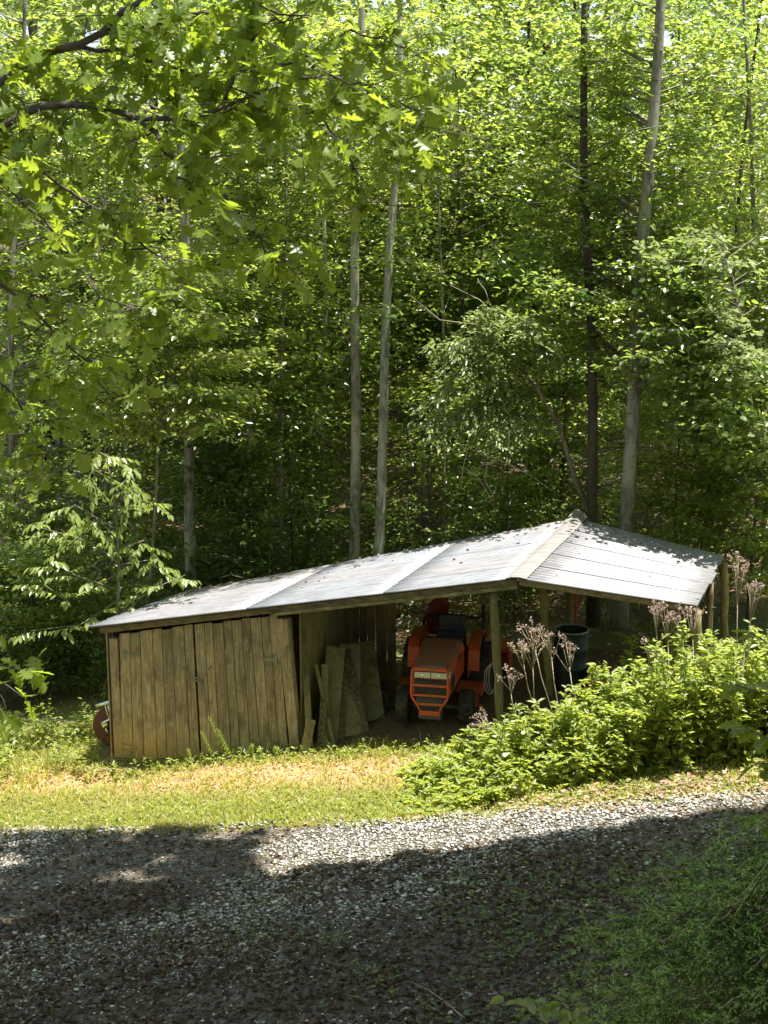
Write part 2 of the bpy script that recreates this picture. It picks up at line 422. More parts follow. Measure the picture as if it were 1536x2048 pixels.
# sun gap over the yard: nothing leafy hangs where it would shade the sunny part of the yard
def shade_ok(P, zref=1.0, low=False):
    if low: return np.ones(len(P), bool)
    xs = P[:, 0] - SX * (P[:, 2] - zref); ys = P[:, 1] - SY * (P[:, 2] - zref)
    wob = (fbm(xs * 1.5 + 3, ys * 1.5) - .5) * 1.0
    fr = shade_edge(xs) + (fbm(xs * 2.6 + 31, ys * 1.4) - .5) * .45 - .14
    back = np.interp(xs, [-12, -8, -5, -3, 1.2, 4.6, 9], [20.5, 22.6, 23.4, 22.7, 21.75, 21.3, 20.3]) + wob
    back = back + np.where(P[:, 2] > 10.8, 5.2 + 5 * (fbm(xs * .45 + 7, ys * .45) - .5), np.where(P[:, 2] > 7.0, 1.9, 0))
    inx = (xs > -8.5 + wob) & (xs < 8 + wob)
    lit = inx & (ys > fr + .22 * wob - .05) & (ys < back)
    # broken shade on the left of the gravel
    lf = (xs < -1.3 + .7 * (vn(xs * .9, ys * 2) - .5)) & (ys < gravel_edge(xs) + .05)
    dap = lf & (vn(xs * 2.0 + 40, ys * 7) < .55)
    xo = P[:, 0] - SX * (P[:, 2] - 8.5); yo = P[:, 1] - SY * (P[:, 2] - 8.5)
    ogap = (P[:, 2] > 10.5) & (xo > -5.5) & (xo < 1.2) & (yo > 7.0) & (yo < 12.3) & (vn(xo * 1.1, yo * 1.6 + 3) > .16)
    # uneven top of the woods: the height of the upper leaves varies from place to place
    u = np.clip((vn(xs * 1.15 + 9, ys * 1.15) * .6 + vn(xs * 2.7, ys * 2.7 + 4) * .4 - .27) / .55, 0, 1)
    zc = 1.6 + 16 * u + np.clip(ys - 26.5, 0, 12) * 1.3
    zc = np.where((ys > 24.6) & (ys < 27.8) & (vn(xs * 1.1 + 5, ys * 1.1) > .40), np.minimum(zc, 1.3), zc)
    wood = (ys > back - .3) & (P[:, 2] > zc) & (hash2(np.floor(xs * 61), np.floor(ys * 67 + P[:, 2] * 31)) > .20)
    fleck = (xs > -6) & (xs < -1.5) & (ys > 13) & (ys < 17.4) & (vn(xs * 1.5 + 70, ys * 5) > .86)
    return ~(lit & ~dap) & ~ogap & ~wood & ~fleck
SKYGAPS = [(180, 80, 26), (60, 55, 18), (1325, 75, 22), (1285, 85, 14)]
def pix(P):
    d = P - np.array([0, 0, H]); c = d[:, 1] * cp - d[:, 2] * sp; b = d[:, 1] * sp + d[:, 2] * cp
    return 768 + F * d[:, 0] / c, 1024 - F * b / c
def sky_ok(P):
    x, y = pix(P); k = np.ones(len(P), bool)
    for a, b, r in SKYGAPS: k &= ((x - a) ** 2 + ((y - b) * 1.0) ** 2) > r * r
    return k

# ------------------------------------------------------------------ ground
def grid_axis(parts):
    a = []
    for lo, hi, st in parts: a += list(np.arange(lo, hi - 1e-6, st))
    return np.array(a + [parts[-1][1]])
gx = grid_axis([(-140, -20, 10), (-20, -8, 1), (-8, 8, .16), (8, 20, 1), (20, 140, 10)])
gy = grid_axis([(-40, -4, 4), (-4, 11, .5), (11, 24, .14), (24, 40, .8), (40, 180, 7)])
X, Y = np.meshgrid(gx, gy); Z = G(X, Y)
nx, ny = len(gx), len(gy)
idx = np.arange(nx * ny).reshape(ny, nx)
Q = np.stack([idx[:-1, :-1], idx[:-1, 1:], idx[1:, 1:], idx[1:, :-1]], -1).reshape(-1, 4)
ground = npmesh('ground', np.stack([X, Y, Z], -1).reshape(-1, 3), Q, SOIL, smooth=True)
tag(ground, kind='structure')
ge = gravel_edge(X)
grassy = np.clip((Y - ge + .1) * 4, 0, 1) * np.clip((24.5 - Y) * .7, 0, 1) * np.clip((9.5 - np.abs(X)) * .5, 0, 1)
grassy = grassy * ~((Y > 20.7 - .262 * (X + 4.0) + .15) & (Y < 20.7 - .262 * (X + 4.0) + 3.8) & (X > -4) & (X < 5.2))
claym = np.exp(-((Y - (20.0 - .27 * (X + 3.5))) / .5) ** 2) * np.clip((2.2 - X) * 1.2, 0, 1) * (.6 + .8 * fbm(X * 1.3, Y * 1.3))
shf = lambda x: 20.7 - .262 * (x + 4.0)             # front line of the shed
claym = np.maximum(claym, ((Y > shf(X) - .1) & (Y < shf(X) + 3.6) & (X > -4) & (X < 5.2)) * .12)
at = ground.data.attributes.new('zone', 'FLOAT_VECTOR', 'POINT')
at.data.foreach_set('vector', np.stack([grassy.ravel(), np.clip(claym, 0, 1).ravel(), np.zeros(nx * ny)], -1).astype(np.float32).ravel())
# driveway bed
dx = np.arange(-9, 9.01, .2); dv = np.linspace(0, 1, 34)
XX, VV = np.meshgrid(dx, dv)
YY = gravel_edge(XX) + .02 - VV * 5.2 + .12 * (vn(XX * 2.2, VV * 3) - .5)
ZZ = G(XX, YY) + .012
idx = np.arange(XX.size).reshape(XX.shape)
Q = np.stack([idx[:-1, :-1], idx[1:, :-1], idx[1:, 1:], idx[:-1, 1:]], -1).reshape(-1, 4)
tag(npmesh('driveway', np.stack([XX, YY, ZZ], -1).reshape(-1, 3), Q, GBED, smooth=True), kind='structure')
def scatter_stones(n):
    x = RNG.uniform(-6.5, 6.5, n); v = RNG.uniform(-.02, 1, n) ** 1.0
    y = gravel_edge(x) + .06 - v * 5.4
    bare = fbm(x * .32 + 11, y * 1.1 + 4)             # wheel tracks and thin spots
    keep = RNG.random(n) < np.clip(1.25 - 2.2 * np.clip(bare - .42, 0, 1) * 4.0, .07, 1) * np.clip(1.2 - .42 * np.clip(16.6 - y, 0, 9), .12, 1)
    x, y = x[keep], y[keep]; n = len(x)
    r = RNG.gamma(4, .0026, n) + .005
    P = np.array([(1, 0, 0), (0, 1, 0), (-1, 0, 0), (0, -1, 0), (.1, .1, .5), (0, 0, -.4)], float)
    V = P[None] * (1 + RNG.uniform(-.35, .35, (n, 6, 3))); a = RNG.uniform(0, 6.3, n)
    V = V * r[:, None, None]; V[:, :, 0] *= 1.35
    ca, sa = np.cos(a)[:, None], np.sin(a)[:, None]
    vx = V[:, :, 0] * ca - V[:, :, 1] * sa; vy = V[:, :, 0] * sa + V[:, :, 1] * ca
    V = np.stack([vx + x[:, None], vy + y[:, None], V[:, :, 2] + (G(x, y) + .016 + r * .2)[:, None]], -1)
    T = np.array([(0, 1, 4), (1, 2, 4), (2, 3, 4), (3, 0, 4), (1, 0, 5), (2, 1, 5), (3, 2, 5), (0, 3, 5)])
    TT = (T[None] + (np.arange(n) * 6)[:, None, None]).reshape(-1, 3)
    tag(npmesh('gravel', V.reshape(-1, 3), TT, STONE), 'loose pale crushed stone gravel covering the driveway', 'gravel', kind='stuff')
scatter_stones(92000)
def rand_dirs(n, zlo=-.3, zhi=.3):
    a = RNG.uniform(0, 2 * math.pi, n); z = RNG.uniform(zlo, zhi, n)
    return np.stack([np.cos(a), np.sin(a), z], -1)
def up_normals(n, j=.5):
    v = RNG.normal(0, j, (n, 3)); v[:, 2] = 1; return nrm(v)
# leaf litter
def litter(name, n, xr, yr, dens, label, size=(.05, .10), mat=None):
    x = RNG.uniform(*xr, n); y = RNG.uniform(*yr, n); k = RNG.random(n) < dens(x, y); x, y = x[k], y[k]; n = len(x)
    L = LM(); pos = np.stack([x, y, G(x, y) + RNG.uniform(.012, .04, n)], -1)
    ln = RNG.uniform(*size, n)
    L.leaves(OVAL, pos, rand_dirs(n, -.25, .35), up_normals(n, .45), ln, ln * RNG.uniform(.5, .8, n))
    o = L.build(name, [mat or L_DEAD], kind='stuff'); tag(o, label, 'leaf litter')
def d_drive(x, y):
    ed = gravel_edge(x); band = np.exp(-((y - ed - .12 - .35 * np.clip(x - 1, 0, 4) * .3) / (.14 + .09 * np.clip(x - .5, 0, 5))) ** 2) * np.clip(.35 + .3 * x, .15, 1)
    sh = (y < shade_edge(x)) * np.clip(fbm(x * .6 + 20, y * 1.1 + 2) * 2.2 - .5 + .24 * np.clip(15.9 - y, -1, 4), .08, 1)
    ml = (x < -1) * (y < ed) * .18
    return np.clip(np.maximum(sh * .75, ml), 0, 1)
def d_band(x, y):
    ed = gravel_edge(x); c_ = np.clip(x - .6, 0, 5)
    return np.clip(np.exp(-((y - ed - .10 - .11 * c_) / (.12 + .12 * c_)) ** 2) * np.clip(.3 + .4 * x, .12, 1), 0, 1)
litter('leaf_litter', 16000, (-6, 6.8), (16.2, 19.2), d_band, 'pinkish tan dead leaves along the far edge of the driveway below the weeds', (.035, .085), L_DEADP)
litter('leaf_litter', 70000, (-6, 6.3), (11.8, 19.2), d_drive, 'brown fallen leaves strewn over the shaded driveway and along its edge', (.035, .085))
litter('leaf_litter', 9000, (-14, 14), (22, 34), lambda x, y: (y > 23.2 - .27 * x) * .9, 'brown fallen leaves on the woodland floor behind the shed', (.07, .13), L_DEADP)
litter('leaf_litter', 2600, (-5.5, 3), (18.4, 20.9), lambda x, y: (y < shf(x) + .1) * np.exp(-((y - shf(x) + .5) / .5) ** 2) * .9, 'tan dead leaves and straw on the clay bank before the shed', (.03, .06), L_DEADP)

# grass
def blades(name, n, xr, yr, dens, hr, label, cat='grass', wd=.008, mat=L_GRASS):
    x = RNG.uniform(*xr, n); y = RNG.uniform(*yr, n); k = RNG.random(n) < dens(x, y); x, y = x[k], y[k]; n = len(x)
    h = RNG.uniform(*hr, n) * (.6 + .8 * fbm(x * 2, y * 2)); a = RNG.uniform(0, 6.28, n)
    b = np.stack([x, y, G(x, y)], -1); s = np.stack([np.cos(a), np.sin(a), 0 * a], -1) * wd
    ln = RNG.normal(0, .45, (n, 3)); ln[:, 2] = 1; ln = nrm(ln)
    mid = b + ln * (h * .55)[:, None]; ln2 = ln * 1.0; ln2[:, 2] *= .35
    tip = mid + nrm(ln2 + 1e-6) * (h * .5)[:, None]
    V = np.stack([b - s, b + s, mid + s * .7, mid - s * .7, tip], 1)
    T = np.array([(0, 1, 2), (0, 2, 3), (3, 2, 4)])
    TT = (T[None] + (np.arange(n) * 5)[:, None, None]).reshape(-1, 3)
    tag(npmesh(name, V.reshape(-1, 3), TT, mat), label, cat, kind='stuff')
def d_yard(x, y):
    ed = gravel_edge(x); f = shf(x)
    d = np.clip((y - ed + .15) * 3.2, 0, 1) * (y < f + .25 * (x > -1) - .0)
    clay = np.exp(-((y - (f - .62)) / .36) ** 2) * (x < 1.5) * (x > -7)
    d = d * (1 - .78 * clay * (fbm(x * 1.4 + 3, y * 1.4) > .33))
    left = (x < -4.2) & (y >= f - .3) & (y < 22.6)
    return np.maximum(d * (.55 + .7 * fbm(x * 1.1, y * 1.6 + 7)), left * .6)
blades('grass', 82000, (-8, 7), (16.4, 23), d_yard, (.05, .12), 'short yellow green grass on the bank between driveway and shed')
blades('grass', 5200, (-8, 4), (18.2, 22.2), lambda x, y: np.maximum(np.exp(-((y - shf(x) - .02) / .16) ** 2), (x < -4.1) * .5) * np.clip(fbm(x * 2.2, y * 2) * 3 - .9, 0, 1), (.15, .34), 'taller grass tufts along the foot of the shed wall', wd=.006)
blades('grass', 9000, (-6, 6), (12, 18.4), lambda x, y: (y < gravel_edge(x)) * np.clip(fbm(x * .8 + 9, y * 1.3) * 3 - 1.5, 0, .8), (.04, .09), 'sparse grass tufts growing through the gravel of the driveway')
blades('grass', 14000, (-12, 12), (23.2, 29), lambda x, y: np.clip(fbm(x, y) * 3 - 1, 0, .9), (.08, .22), 'thin woodland grass behind the shed')
def clover(n):
    x = RNG.uniform(-8, 6.5, n); y = RNG.uniform(16.6, 20.8, n); k = RNG.random(n) < d_yard(x, y) * np.clip(fbm(x * 1.7, y * 2.2 + 30) * 2.6 - .6, 0, 1); x, y = x[k], y[k]; n = len(x)
    L = LM(); ln = RNG.uniform(.025, .06, n)
    L.leaves(OVAL, np.stack([x, y, G(x, y) + RNG.uniform(.02, .08, n)], -1), rand_dirs(n, -.1, .6), up_normals(n, .5), ln, ln * .6)
    tag(L.build('ground_cover', [L_WEED], kind='stuff'), 'low broadleaf ground cover mixed into the yard grass', 'ground cover')
clover(26000)
def lowplants(n):
    x = RNG.uniform(-6, 6, n); y = RNG.uniform(12, 16.6, n); k = RNG.random(n) < np.clip(fbm(x * 1.5 + 50, y * 1.5) * 3 - 1.45 + .25 * np.clip(x, -1, 2), 0, 1) * .6 * (y < 15.8); x, y = x[k], y[k]; n = len(x)
    L = LM(); ln = RNG.uniform(.03, .08, n)
    L.leaves(OVAL, np.stack([x, y, G(x, y) + RNG.uniform(.03, .10, n)], -1), rand_dirs(n, -.1, .5), up_normals(n, .5), ln, ln * .5)
    tag(L.build('ground_cover', [L_FOREST], kind='stuff'), 'small green seedlings scattered over the shaded foreground', 'ground cover')
lowplants(20000)

# ------------------------------------------------------------------ shed
A = U(180, 1255, 20.75); Rf = U(1032, 1158, 19.3); E = U(1396, 1213, 18.6)
Ab = U(372, 1186, 23.3); Rb = U(1155, 1038, 22.9); Eb = U(1447, 1113, 22.1)
shed = thing('shed', (0, 20.6, g(0, 20.6)), 'weathered board shed with corrugated tin roof and open tractor bay', 'shed')
def sh(o): return rel(o, shed)
def corrugated(name, c00, c10, c11, c01, mat, amp=.028, nw=5, sag=0, lift=0):
    # c00-c10 run down the slope at the front, c01-c11 at the back; waves cross from front to back
    c00, c10, c11, c01 = map(Vector, (c00, c10, c11, c01))
    L = (c01 - c00).length; nc = int(nw * 8) + 1; nr = 5
    nv = (c10 - c00).cross(c01 - c00).normalized()
    if nv.z < 0: nv = -nv
    V = []; F_ = []
    for i in range(nc + 1):
        v = i / nc
        for j in range(nr + 1):
            u = j / nr
            p = c00 * (1 - u) * (1 - v) + c10 * u * (1 - v) + c11 * u * v + c01 * (1 - u) * v
            V.append(p + nv * (amp * math.sin(2 * math.pi * nw * v) + lift - sag * math.sin(math.pi * u)))
    for i in range(nc):
        for j in range(nr):
            a = i * (nr + 1) + j; F_.append((a, a + 1, a + nr + 2, a + nr + 1))
    me = bpy.data.meshes.new(name); me.from_pydata([tuple(p) for p in V], [], F_); me.materials.append(mat)
    me.polygons.foreach_set('use_smooth', [True] * len(F_))
    va = me.attributes.new('valley_shade', 'FLOAT', 'POINT'); va.data.foreach_set('value', [max(0., min(1., .35 - 1.1 * math.sin(2 * math.pi * nw * (i / nc)))) for i in range(nc + 1) for j in range(nr + 1)])
    o = link(name, me, shed); sh(o)
    s_ = o.modifiers.new('thickness', 'SOLIDIFY'); s_.thickness = .0012
    return o
def bil(a, b, c, d, u, v): return a * (1 - u) * (1 - v) + b * u * (1 - v) + c * u * v + d * (1 - u) * v
def slope(e0, r0, r1, e1, nsheet, splits, mats):
    for k in range(nsheet):
        v0, v1 = k / nsheet, min(1.0, (k + 1) / nsheet + 1 / (6 * nsheet)); nw_ = 6 if k == nsheet - 1 else 7
        for q, (u0, u1) in enumerate(splits):
            j0 = random.uniform(-.012, .012)
            f = lambda u, v: bil(e0, r0, r1, e1, u, min(v, 1.0))
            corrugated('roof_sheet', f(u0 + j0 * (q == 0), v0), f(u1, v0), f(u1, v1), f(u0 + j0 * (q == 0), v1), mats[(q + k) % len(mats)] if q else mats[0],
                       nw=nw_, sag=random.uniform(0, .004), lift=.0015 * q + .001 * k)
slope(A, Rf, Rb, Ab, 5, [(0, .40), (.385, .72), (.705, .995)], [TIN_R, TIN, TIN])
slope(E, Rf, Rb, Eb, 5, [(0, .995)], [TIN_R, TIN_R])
# ridge cap: bent tin along the ridge
capm = MB()
dl = (A - Rf).normalized(); dr = (E - Rf).normalized()
for i in range(9):
    v = i / 8; c = Rf.lerp(Rb, v * 1.03 - .01)
    dl_ = (A.lerp(Ab, v) - Rf.lerp(Rb, v)).normalized(); dr_ = (E.lerp(Eb, v) - Rf.lerp(Rb, v)).normalized()
    b = len(capm.v); lf = .03 + .03 * random.random() * (i > 6)
    kick = .12 if i == 8 else 0
    for p in (c + dl_ * (.13 + .03 * random.random()) + Vector((0, 0, lf)), c + dl_ * .05 + Vector((0, 0, .042 + kick)), c + dr_ * .06 + Vector((0, 0, .042 + kick * .6)), c + dr_ * (.13 + .02 * random.random()) + Vector((0, 0, lf + .004))):
        capm.v.append(tuple(p))
    if i:
        for q in range(3): capm.face((b - 4 + q, b - 3 + q, b + 1 + q, b + q))
o = capm.build('ridge_cap', CAP, shed); sh(o); o.modifiers.new('t', 'SOLIDIFY').thickness = .002
# leaves and twigs that fell on the roof
def roof_debris():
    L = LM(); P_ = []
    for k in range(230):
        u, v = random.random(), 1 - abs(random.gauss(0, .33)); 
        if not 0 < v < 1: continue
        q = bil(A, Rf, Rb, Ab, u, v) if random.random() < .65 else bil(E, Rf, Rb, Eb, u, v)
        P_.append(tuple(q + Vector((0, 0, .035))))
    n = len(P_); l = RNG.uniform(.03, .06, n); a = RNG.uniform(0, 6.28, n)
    L.leaves(OVAL, P_, np.stack([np.cos(a), np.sin(a), 0 * a], -1), up_normals(n, .3), l, l * .6)
    tag(L.build('leaf_litter', [L_DEADP], kind='stuff'), 'dead leaves scattered over the back of the tin roof', 'leaf litter')
roof_debris()
# planes
dW = (Rf - A); dW.z = 0; dW.normalize(); dD = Vector((.33, .944, 0)).normalized()
INS = .22
pl0 = Vector((A.x, A.y, 0)) + dD * INS
nF = Vector((dW.y, -dW.x, 0))
def FP(px, py, back=0.0):                           # point on the front wall plane
    r = ray(px, py); o_ = Vector((0, 0, H)); q = pl0 + dD * back
    t = (q - o_).dot(nF) / r.dot(nF); return o_ + r * t
def plank(pts, name='plank', mat=WOOD, parent=None, th=.024, dirn=None, bevel=0):
    # pts: bottom left, bottom right, top right, top left in the place; thickness goes away from the viewer
    dirn = dD if dirn is None else dirn
    bl, br, tr, tl = [Vector(p) for p in pts]; t = dirn * th
    m = MB(); o_ = (bl + br) * .5
    nseg = 4; prev = None
    wig = [random.uniform(-.002, .002) for _ in range(nseg + 1)]
    side = (br - bl).normalized()
    for i in range(nseg + 1):
        u = i / nseg; l = bl.lerp(tl, u) + side * wig[i]; r_ = br.lerp(tr, u) + side * wig[i] * .6
        b = len(m.v); m.v += [tuple(l), tuple(r_), tuple(r_ + t), tuple(l + t)]
        if i == 0: m.face((b + 3, b + 2, b + 1, b))
        else:
            for k in range(4): m.face((b - 4 + k, b - 4 + (k + 1) % 4, b + (k + 1) % 4, b + k))
        if i == nseg: m.face((b, b + 1, b + 2, b + 3))
    o = m.build(name, mat, parent, origin=o_)
    if parent is not None: rel(o, parent)
    return o
def lin(a, b, t): return a + (b - a) * t
def doors():
    # px: top x, bottom x  / top y, bottom y
    tops = [238, 554]; bots = [244, 578]
    mid = .468
    for dn, (t0, t1, cnt) in enumerate(((0, mid - .004, 7), (mid + .006, 1, 9))):
        base = FP(lin(bots[0], bots[1], (t0 + t1) / 2), 1515)
        d = thing('door', base, None, None); d.parent = shed; rel(d, shed)
        d['label'] = ('left leaf of the plank door, ochre tinted at its foot', 'right leaf of the plank door, dark stained near its top')[dn]
        ws = [random.uniform(.8, 1.2) for _ in range(cnt)]; s_ = sum(ws); acc = 0
        for k in range(cnt):
            a = t0 + (t1 - t0) * acc / s_; acc += ws[k]; b = t0 + (t1 - t0) * acc / s_; gp = .0065
            ty = lambda q: lin(1268, 1230, q) + jt; by = lambda q: lin(1517, 1522, q) + jb
            jt, jb = random.uniform(-2, 3), random.uniform(-2.5, 1.5); off = random.uniform(-.006, .006)
            a2, b2 = a + gp * .5, b - gp * .1
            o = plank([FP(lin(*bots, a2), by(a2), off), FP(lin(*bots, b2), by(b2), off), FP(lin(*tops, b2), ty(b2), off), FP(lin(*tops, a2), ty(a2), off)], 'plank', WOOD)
            o.parent = d; o.matrix_parent_inverse = Matrix.Translation(-Vector(d.location)) if True else None
            o['dd'] = 1; del o['dd']
        for (y0, y1) in ((1300, 1320), (1480, 1500)):   # battens nailed across the back
            q0, q1 = lin(*bots, t0), lin(*bots, t1)
            o = plank([FP(q0 + 4, y1, .035), FP(q1 - 4, y1 - 3, .035), FP(q1 - 4, y0 - 3, .035), FP(q0 + 4, y0, .035)], 'batten', WOOD_DK)
            o.parent = d; o.matrix_parent_inverse = Matrix.Translation(-Vector(d.location))
        hs = ([(250, 1310, 1), (243, 1492, 1)] if dn == 0 else [(549, 1320, -1)])
        for hx, hy, s in hs:                         # T strap hinge
            m = MB(); p0 = FP(hx, hy, -.012); sx = dW * s
            m.box(p0 - sx * .02, (.03, .008, .15), rot=Matrix.Rotation(math.atan2(dW.y, dW.x), 3, 'Z'))
            b = len(m.v); up = Vector((0, 0, 1)); th = dD * .006
            for q in (p0 + up * .035, p0 - up * .035, p0 + sx * .22 - up * .012, p0 + sx * .22 + up * .012): m.v.append(tuple(q - th)); 
            for q in (p0 + up * .035, p0 - up * .035, p0 + sx * .22 - up * .012, p0 + sx * .22 + up * .012): m.v.append(tuple(q + th * .3))
            for f in ((0, 1, 2, 3), (7, 6, 5, 4), (0, 4, 5, 1), (1, 5, 6, 2), (2, 6, 7, 3), (3, 7, 4, 0)): m.face(tuple(b + i for i in f))
            for rv in (.04, .16): m.lathe(tuple(p0 + sx * rv - dD * .010), [(.0001, -.004), (.008, -.004), (.008, .004)], 8, 'y')
            o = m.build('hinge', HINGE if hy < 1400 else WOOD, d, origin=p0); o.matrix_parent_inverse = Matrix.Translation(-Vector(d.location))
    # sill
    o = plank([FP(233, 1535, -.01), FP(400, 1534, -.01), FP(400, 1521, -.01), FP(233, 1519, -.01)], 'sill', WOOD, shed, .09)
doors()
def square_post(px0, py0, px1, py1, wpx, mat=WOOD, plane=0.0, name='post', depth=.10):
    b0 = FP(px1, py1, plane); t0 = FP(px0, py0, plane); hw = wpx / 2 * (b0 - Vector((0, 0, H))).length / F
    return plank([b0 - dW * hw, b0 + dW * hw, t0 + dW * hw, t0 - dW * hw], name, mat, shed, depth)
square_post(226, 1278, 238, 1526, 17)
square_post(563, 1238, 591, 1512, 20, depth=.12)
square_post(575, 1236, 597, 1500, 7, WOOD_IN, plane=.14)
def round_post(p0, p1, r, mat=WOOD_IN, name='post'):
    m = MB(); n = 9; pts = []
    for i in range(n + 1):
        q = Vector(p0).lerp(Vector(p1), i / n); pts.append(q + Vector((random.uniform(-.008, .008), random.uniform(-.008, .008), 0)))
    m.tube(pts, [r * random.uniform(.9, 1.12) for _ in pts], 10)
    for i in (2, 4, 7): m.tube([pts[i] + Vector((r * .7, -r * .6, 0)), pts[i] + Vector((r * 1.5, -r * 1.2, .02))], [.014, .009], 6)
    o = m.build(name, mat, shed, origin=p0); return sh(o)
def dropg(p, d=.12): return Vector((p.x, p.y, g(p.x, p.y) - d))
mp_t = FP(986, 1176); mp_b = FP(1004, 1480); round_post(mp_b - Vector((0, 0, .1)), mp_t, .058)
ip_t = U(1085, 1172, 20.9); ip_b = U(1100, 1405, 20.9); round_post(dropg(ip_b), ip_t, .055, WOOD_NEW)
o = plank([U(1337, 1330, 19.6), U(1356, 1330, 19.6), U(1354, 1205, 19.6), U(1334, 1205, 19.6)], 'post', WOOD_IN, shed, .12)
q1 = U(1394, 1222, 18.95); q0 = U(1402, 1340, 18.95); round_post(dropg(q0), q1 , .06)
q1 = U(1449, 1126, 21.9); q0 = U(1453, 1240, 21.9); round_post(dropg(q0), q1, .055)
q1 = U(1420, 1165, 20.4); q0 = U(1424, 1240, 20.4); round_post(dropg(q0), q1, .05, WOOD_DK)
bl = Ab + Vector((.25, -.15, -.1)); round_post(dropg(bl), bl, .06)
br_ = Rb - dD * .35 + Vector((0, 0, -.14)); round_post(dropg(br_), br_, .06)
q1 = Rb.lerp(Ab, .45) - dD * .3 + Vector((0, 0, -.12)); round_post(dropg(q1), q1, .06)
# red painted post at the back
q1 = U(1150, 1185, 22.6); q0 = U(1150, 1262, 22.6); round_post(dropg(q0), q1, .045, simple('old_red_paint', (.36, .05, .03), .7), 'post')
# beams under the eaves and rafters
def beam(p, q, hgt=.12, th=.05, mat=WOOD_DK, name='beam', drop=.02):
    p, q = Vector(p), Vector(q); dz = Vector((0, 0, 1)); o0 = p - dz * drop; o1 = q - dz * drop
    return plank([o0 - dz * hgt, o0, o1, o1 - dz * hgt][0:1] + [o0] + [o1] + [o1 - dz * hgt], name, mat, shed, th)
beam(A + dW * .08 + dD * .12, A.lerp(Rf, .44) + dD * .12, .10, .06, WOOD_H)
beam(A.lerp(Rf, .435) + dD * .09, Rf - dW * .02 + dD * .09, .11, .07, WOOD_H)
beam(A.lerp(Rf, .44) + dD * .052 - Vector((0, 0, .085)), Rf + dD * .052 - Vector((0, 0, .085)), .045, .03, WOOD_H, 'trim')
beam(Rf + dD * .10 + dW * .02, E + dD * .10 - dW * .06, .085, .06, WOOD_H)
for v in (.5, .97):
    beam(A.lerp(Ab, v) + dW * .1, Rf.lerp(Rb, v), .11, .05, WOOD_DK, 'rafter', .035)
    beam(Rf.lerp(Rb, v), E.lerp(Eb, v) - dW * .05, .11, .05, WOOD_DK, 'rafter', .035)
for u in (.2, .44, .72, .97):
    p, q = A.lerp(Rf, u) + dD * .2, Ab.lerp(Rb, u) - dD * .1
    m = MB(); m.hexa([Vector(v_) for v_ in (p + Vector((-.04, 0, -.14)), p + Vector((.04, 0, -.14)), q + Vector((.04, 0, -.14)), q + Vector((-.04, 0, -.14)), p + Vector((-.04, 0, -.045)), p + Vector((.04, 0, -.045)), q + Vector((.04, 0, -.045)), q + Vector((-.04, 0, -.045)))])
    sh(m.build('purlin', WOOD_DK, shed))
for u in (.08,):
    p, q = E.lerp(Rf, u) + dD * .1, Eb.lerp(Rb, u) - dD * .1
    m = MB(); m.hexa([Vector(v_) for v_ in (p + Vector((-.04, 0, -.16)), p + Vector((.04, 0, -.16)), q + Vector((.04, 0, -.16)), q + Vector((-.04, 0, -.16)), p + Vector((-.04, 0, -.045)), p + Vector((.04, 0, -.045)), q + Vector((.04, 0, -.045)), q + Vector((-.04, 0, -.045)))])
    sh(m.build('purlin', WOOD_DK, shed))
# walls: divider, back of the closed bay, left side
def roofz(x, y):                                    # height of the left slope above x, y
    u = max(0, min(1, ((Vector((x, y, 0)) - Vector((A.x, A.y, 0))).dot(dW)) / ((Rf - A).dot(dW))))
    v = max(0, min(1, ((Vector((x, y, 0)) - Vector((A.x, A.y, 0))).dot(dD)) / ((Rb - Rf).dot(dD))))
    return bil(A, Rf, Rb, Ab, u, v).z
def wall(p, q, mat, wmean=.16, gap=.006, th=.022, thd=None, skip=0, lean=0.0):
    p, q = Vector(p), Vector(q); d = (q - p); L = d.length; d.normalize(); s = 0
    thd = thd if thd is not None else Vector((-d.y, d.x, 0))
    while s < L - .03:
        w_ = min(wmean * random.uniform(.75, 1.25), L - s)
        if random.random() >= skip:
            a, b = p + d * s, p + d * (s + w_ - gap); za, zb = g(a.x, a.y) - .06, g(b.x, b.y) - .06
            off = thd * random.uniform(-.008, .008); ln_ = d * random.uniform(-.02, .02) * lean
            ta, tb = roofz(a.x, a.y) - .05 - random.uniform(0, .06), roofz(b.x, b.y) - .05
            plank([Vector((a.x, a.y, za)) + off, Vector((b.x, b.y, zb)) + off, Vector((b.x, b.y, tb)) + off + ln_, Vector((a.x, a.y, ta)) + off + ln_], 'plank', mat, shed, th, thd)
        s += w_
d0 = FP(600, 1495); dv0 = Vector((d0.x + .02, d0.y + .1, 0)); dv1 = U(705, 1300, 22.7); dv1.z = 0
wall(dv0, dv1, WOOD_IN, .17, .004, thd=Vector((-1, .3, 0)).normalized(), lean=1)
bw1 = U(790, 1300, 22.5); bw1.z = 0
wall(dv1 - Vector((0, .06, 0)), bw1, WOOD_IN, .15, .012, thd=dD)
ls0 = FP(222, 1500); ls0 = Vector((ls0.x, ls0.y + .1, 0)); ls1 = Vector((Ab.x + .25, Ab.y - .15, 0))
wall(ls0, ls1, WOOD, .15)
wall(ls1, dv1, WOOD, .16)

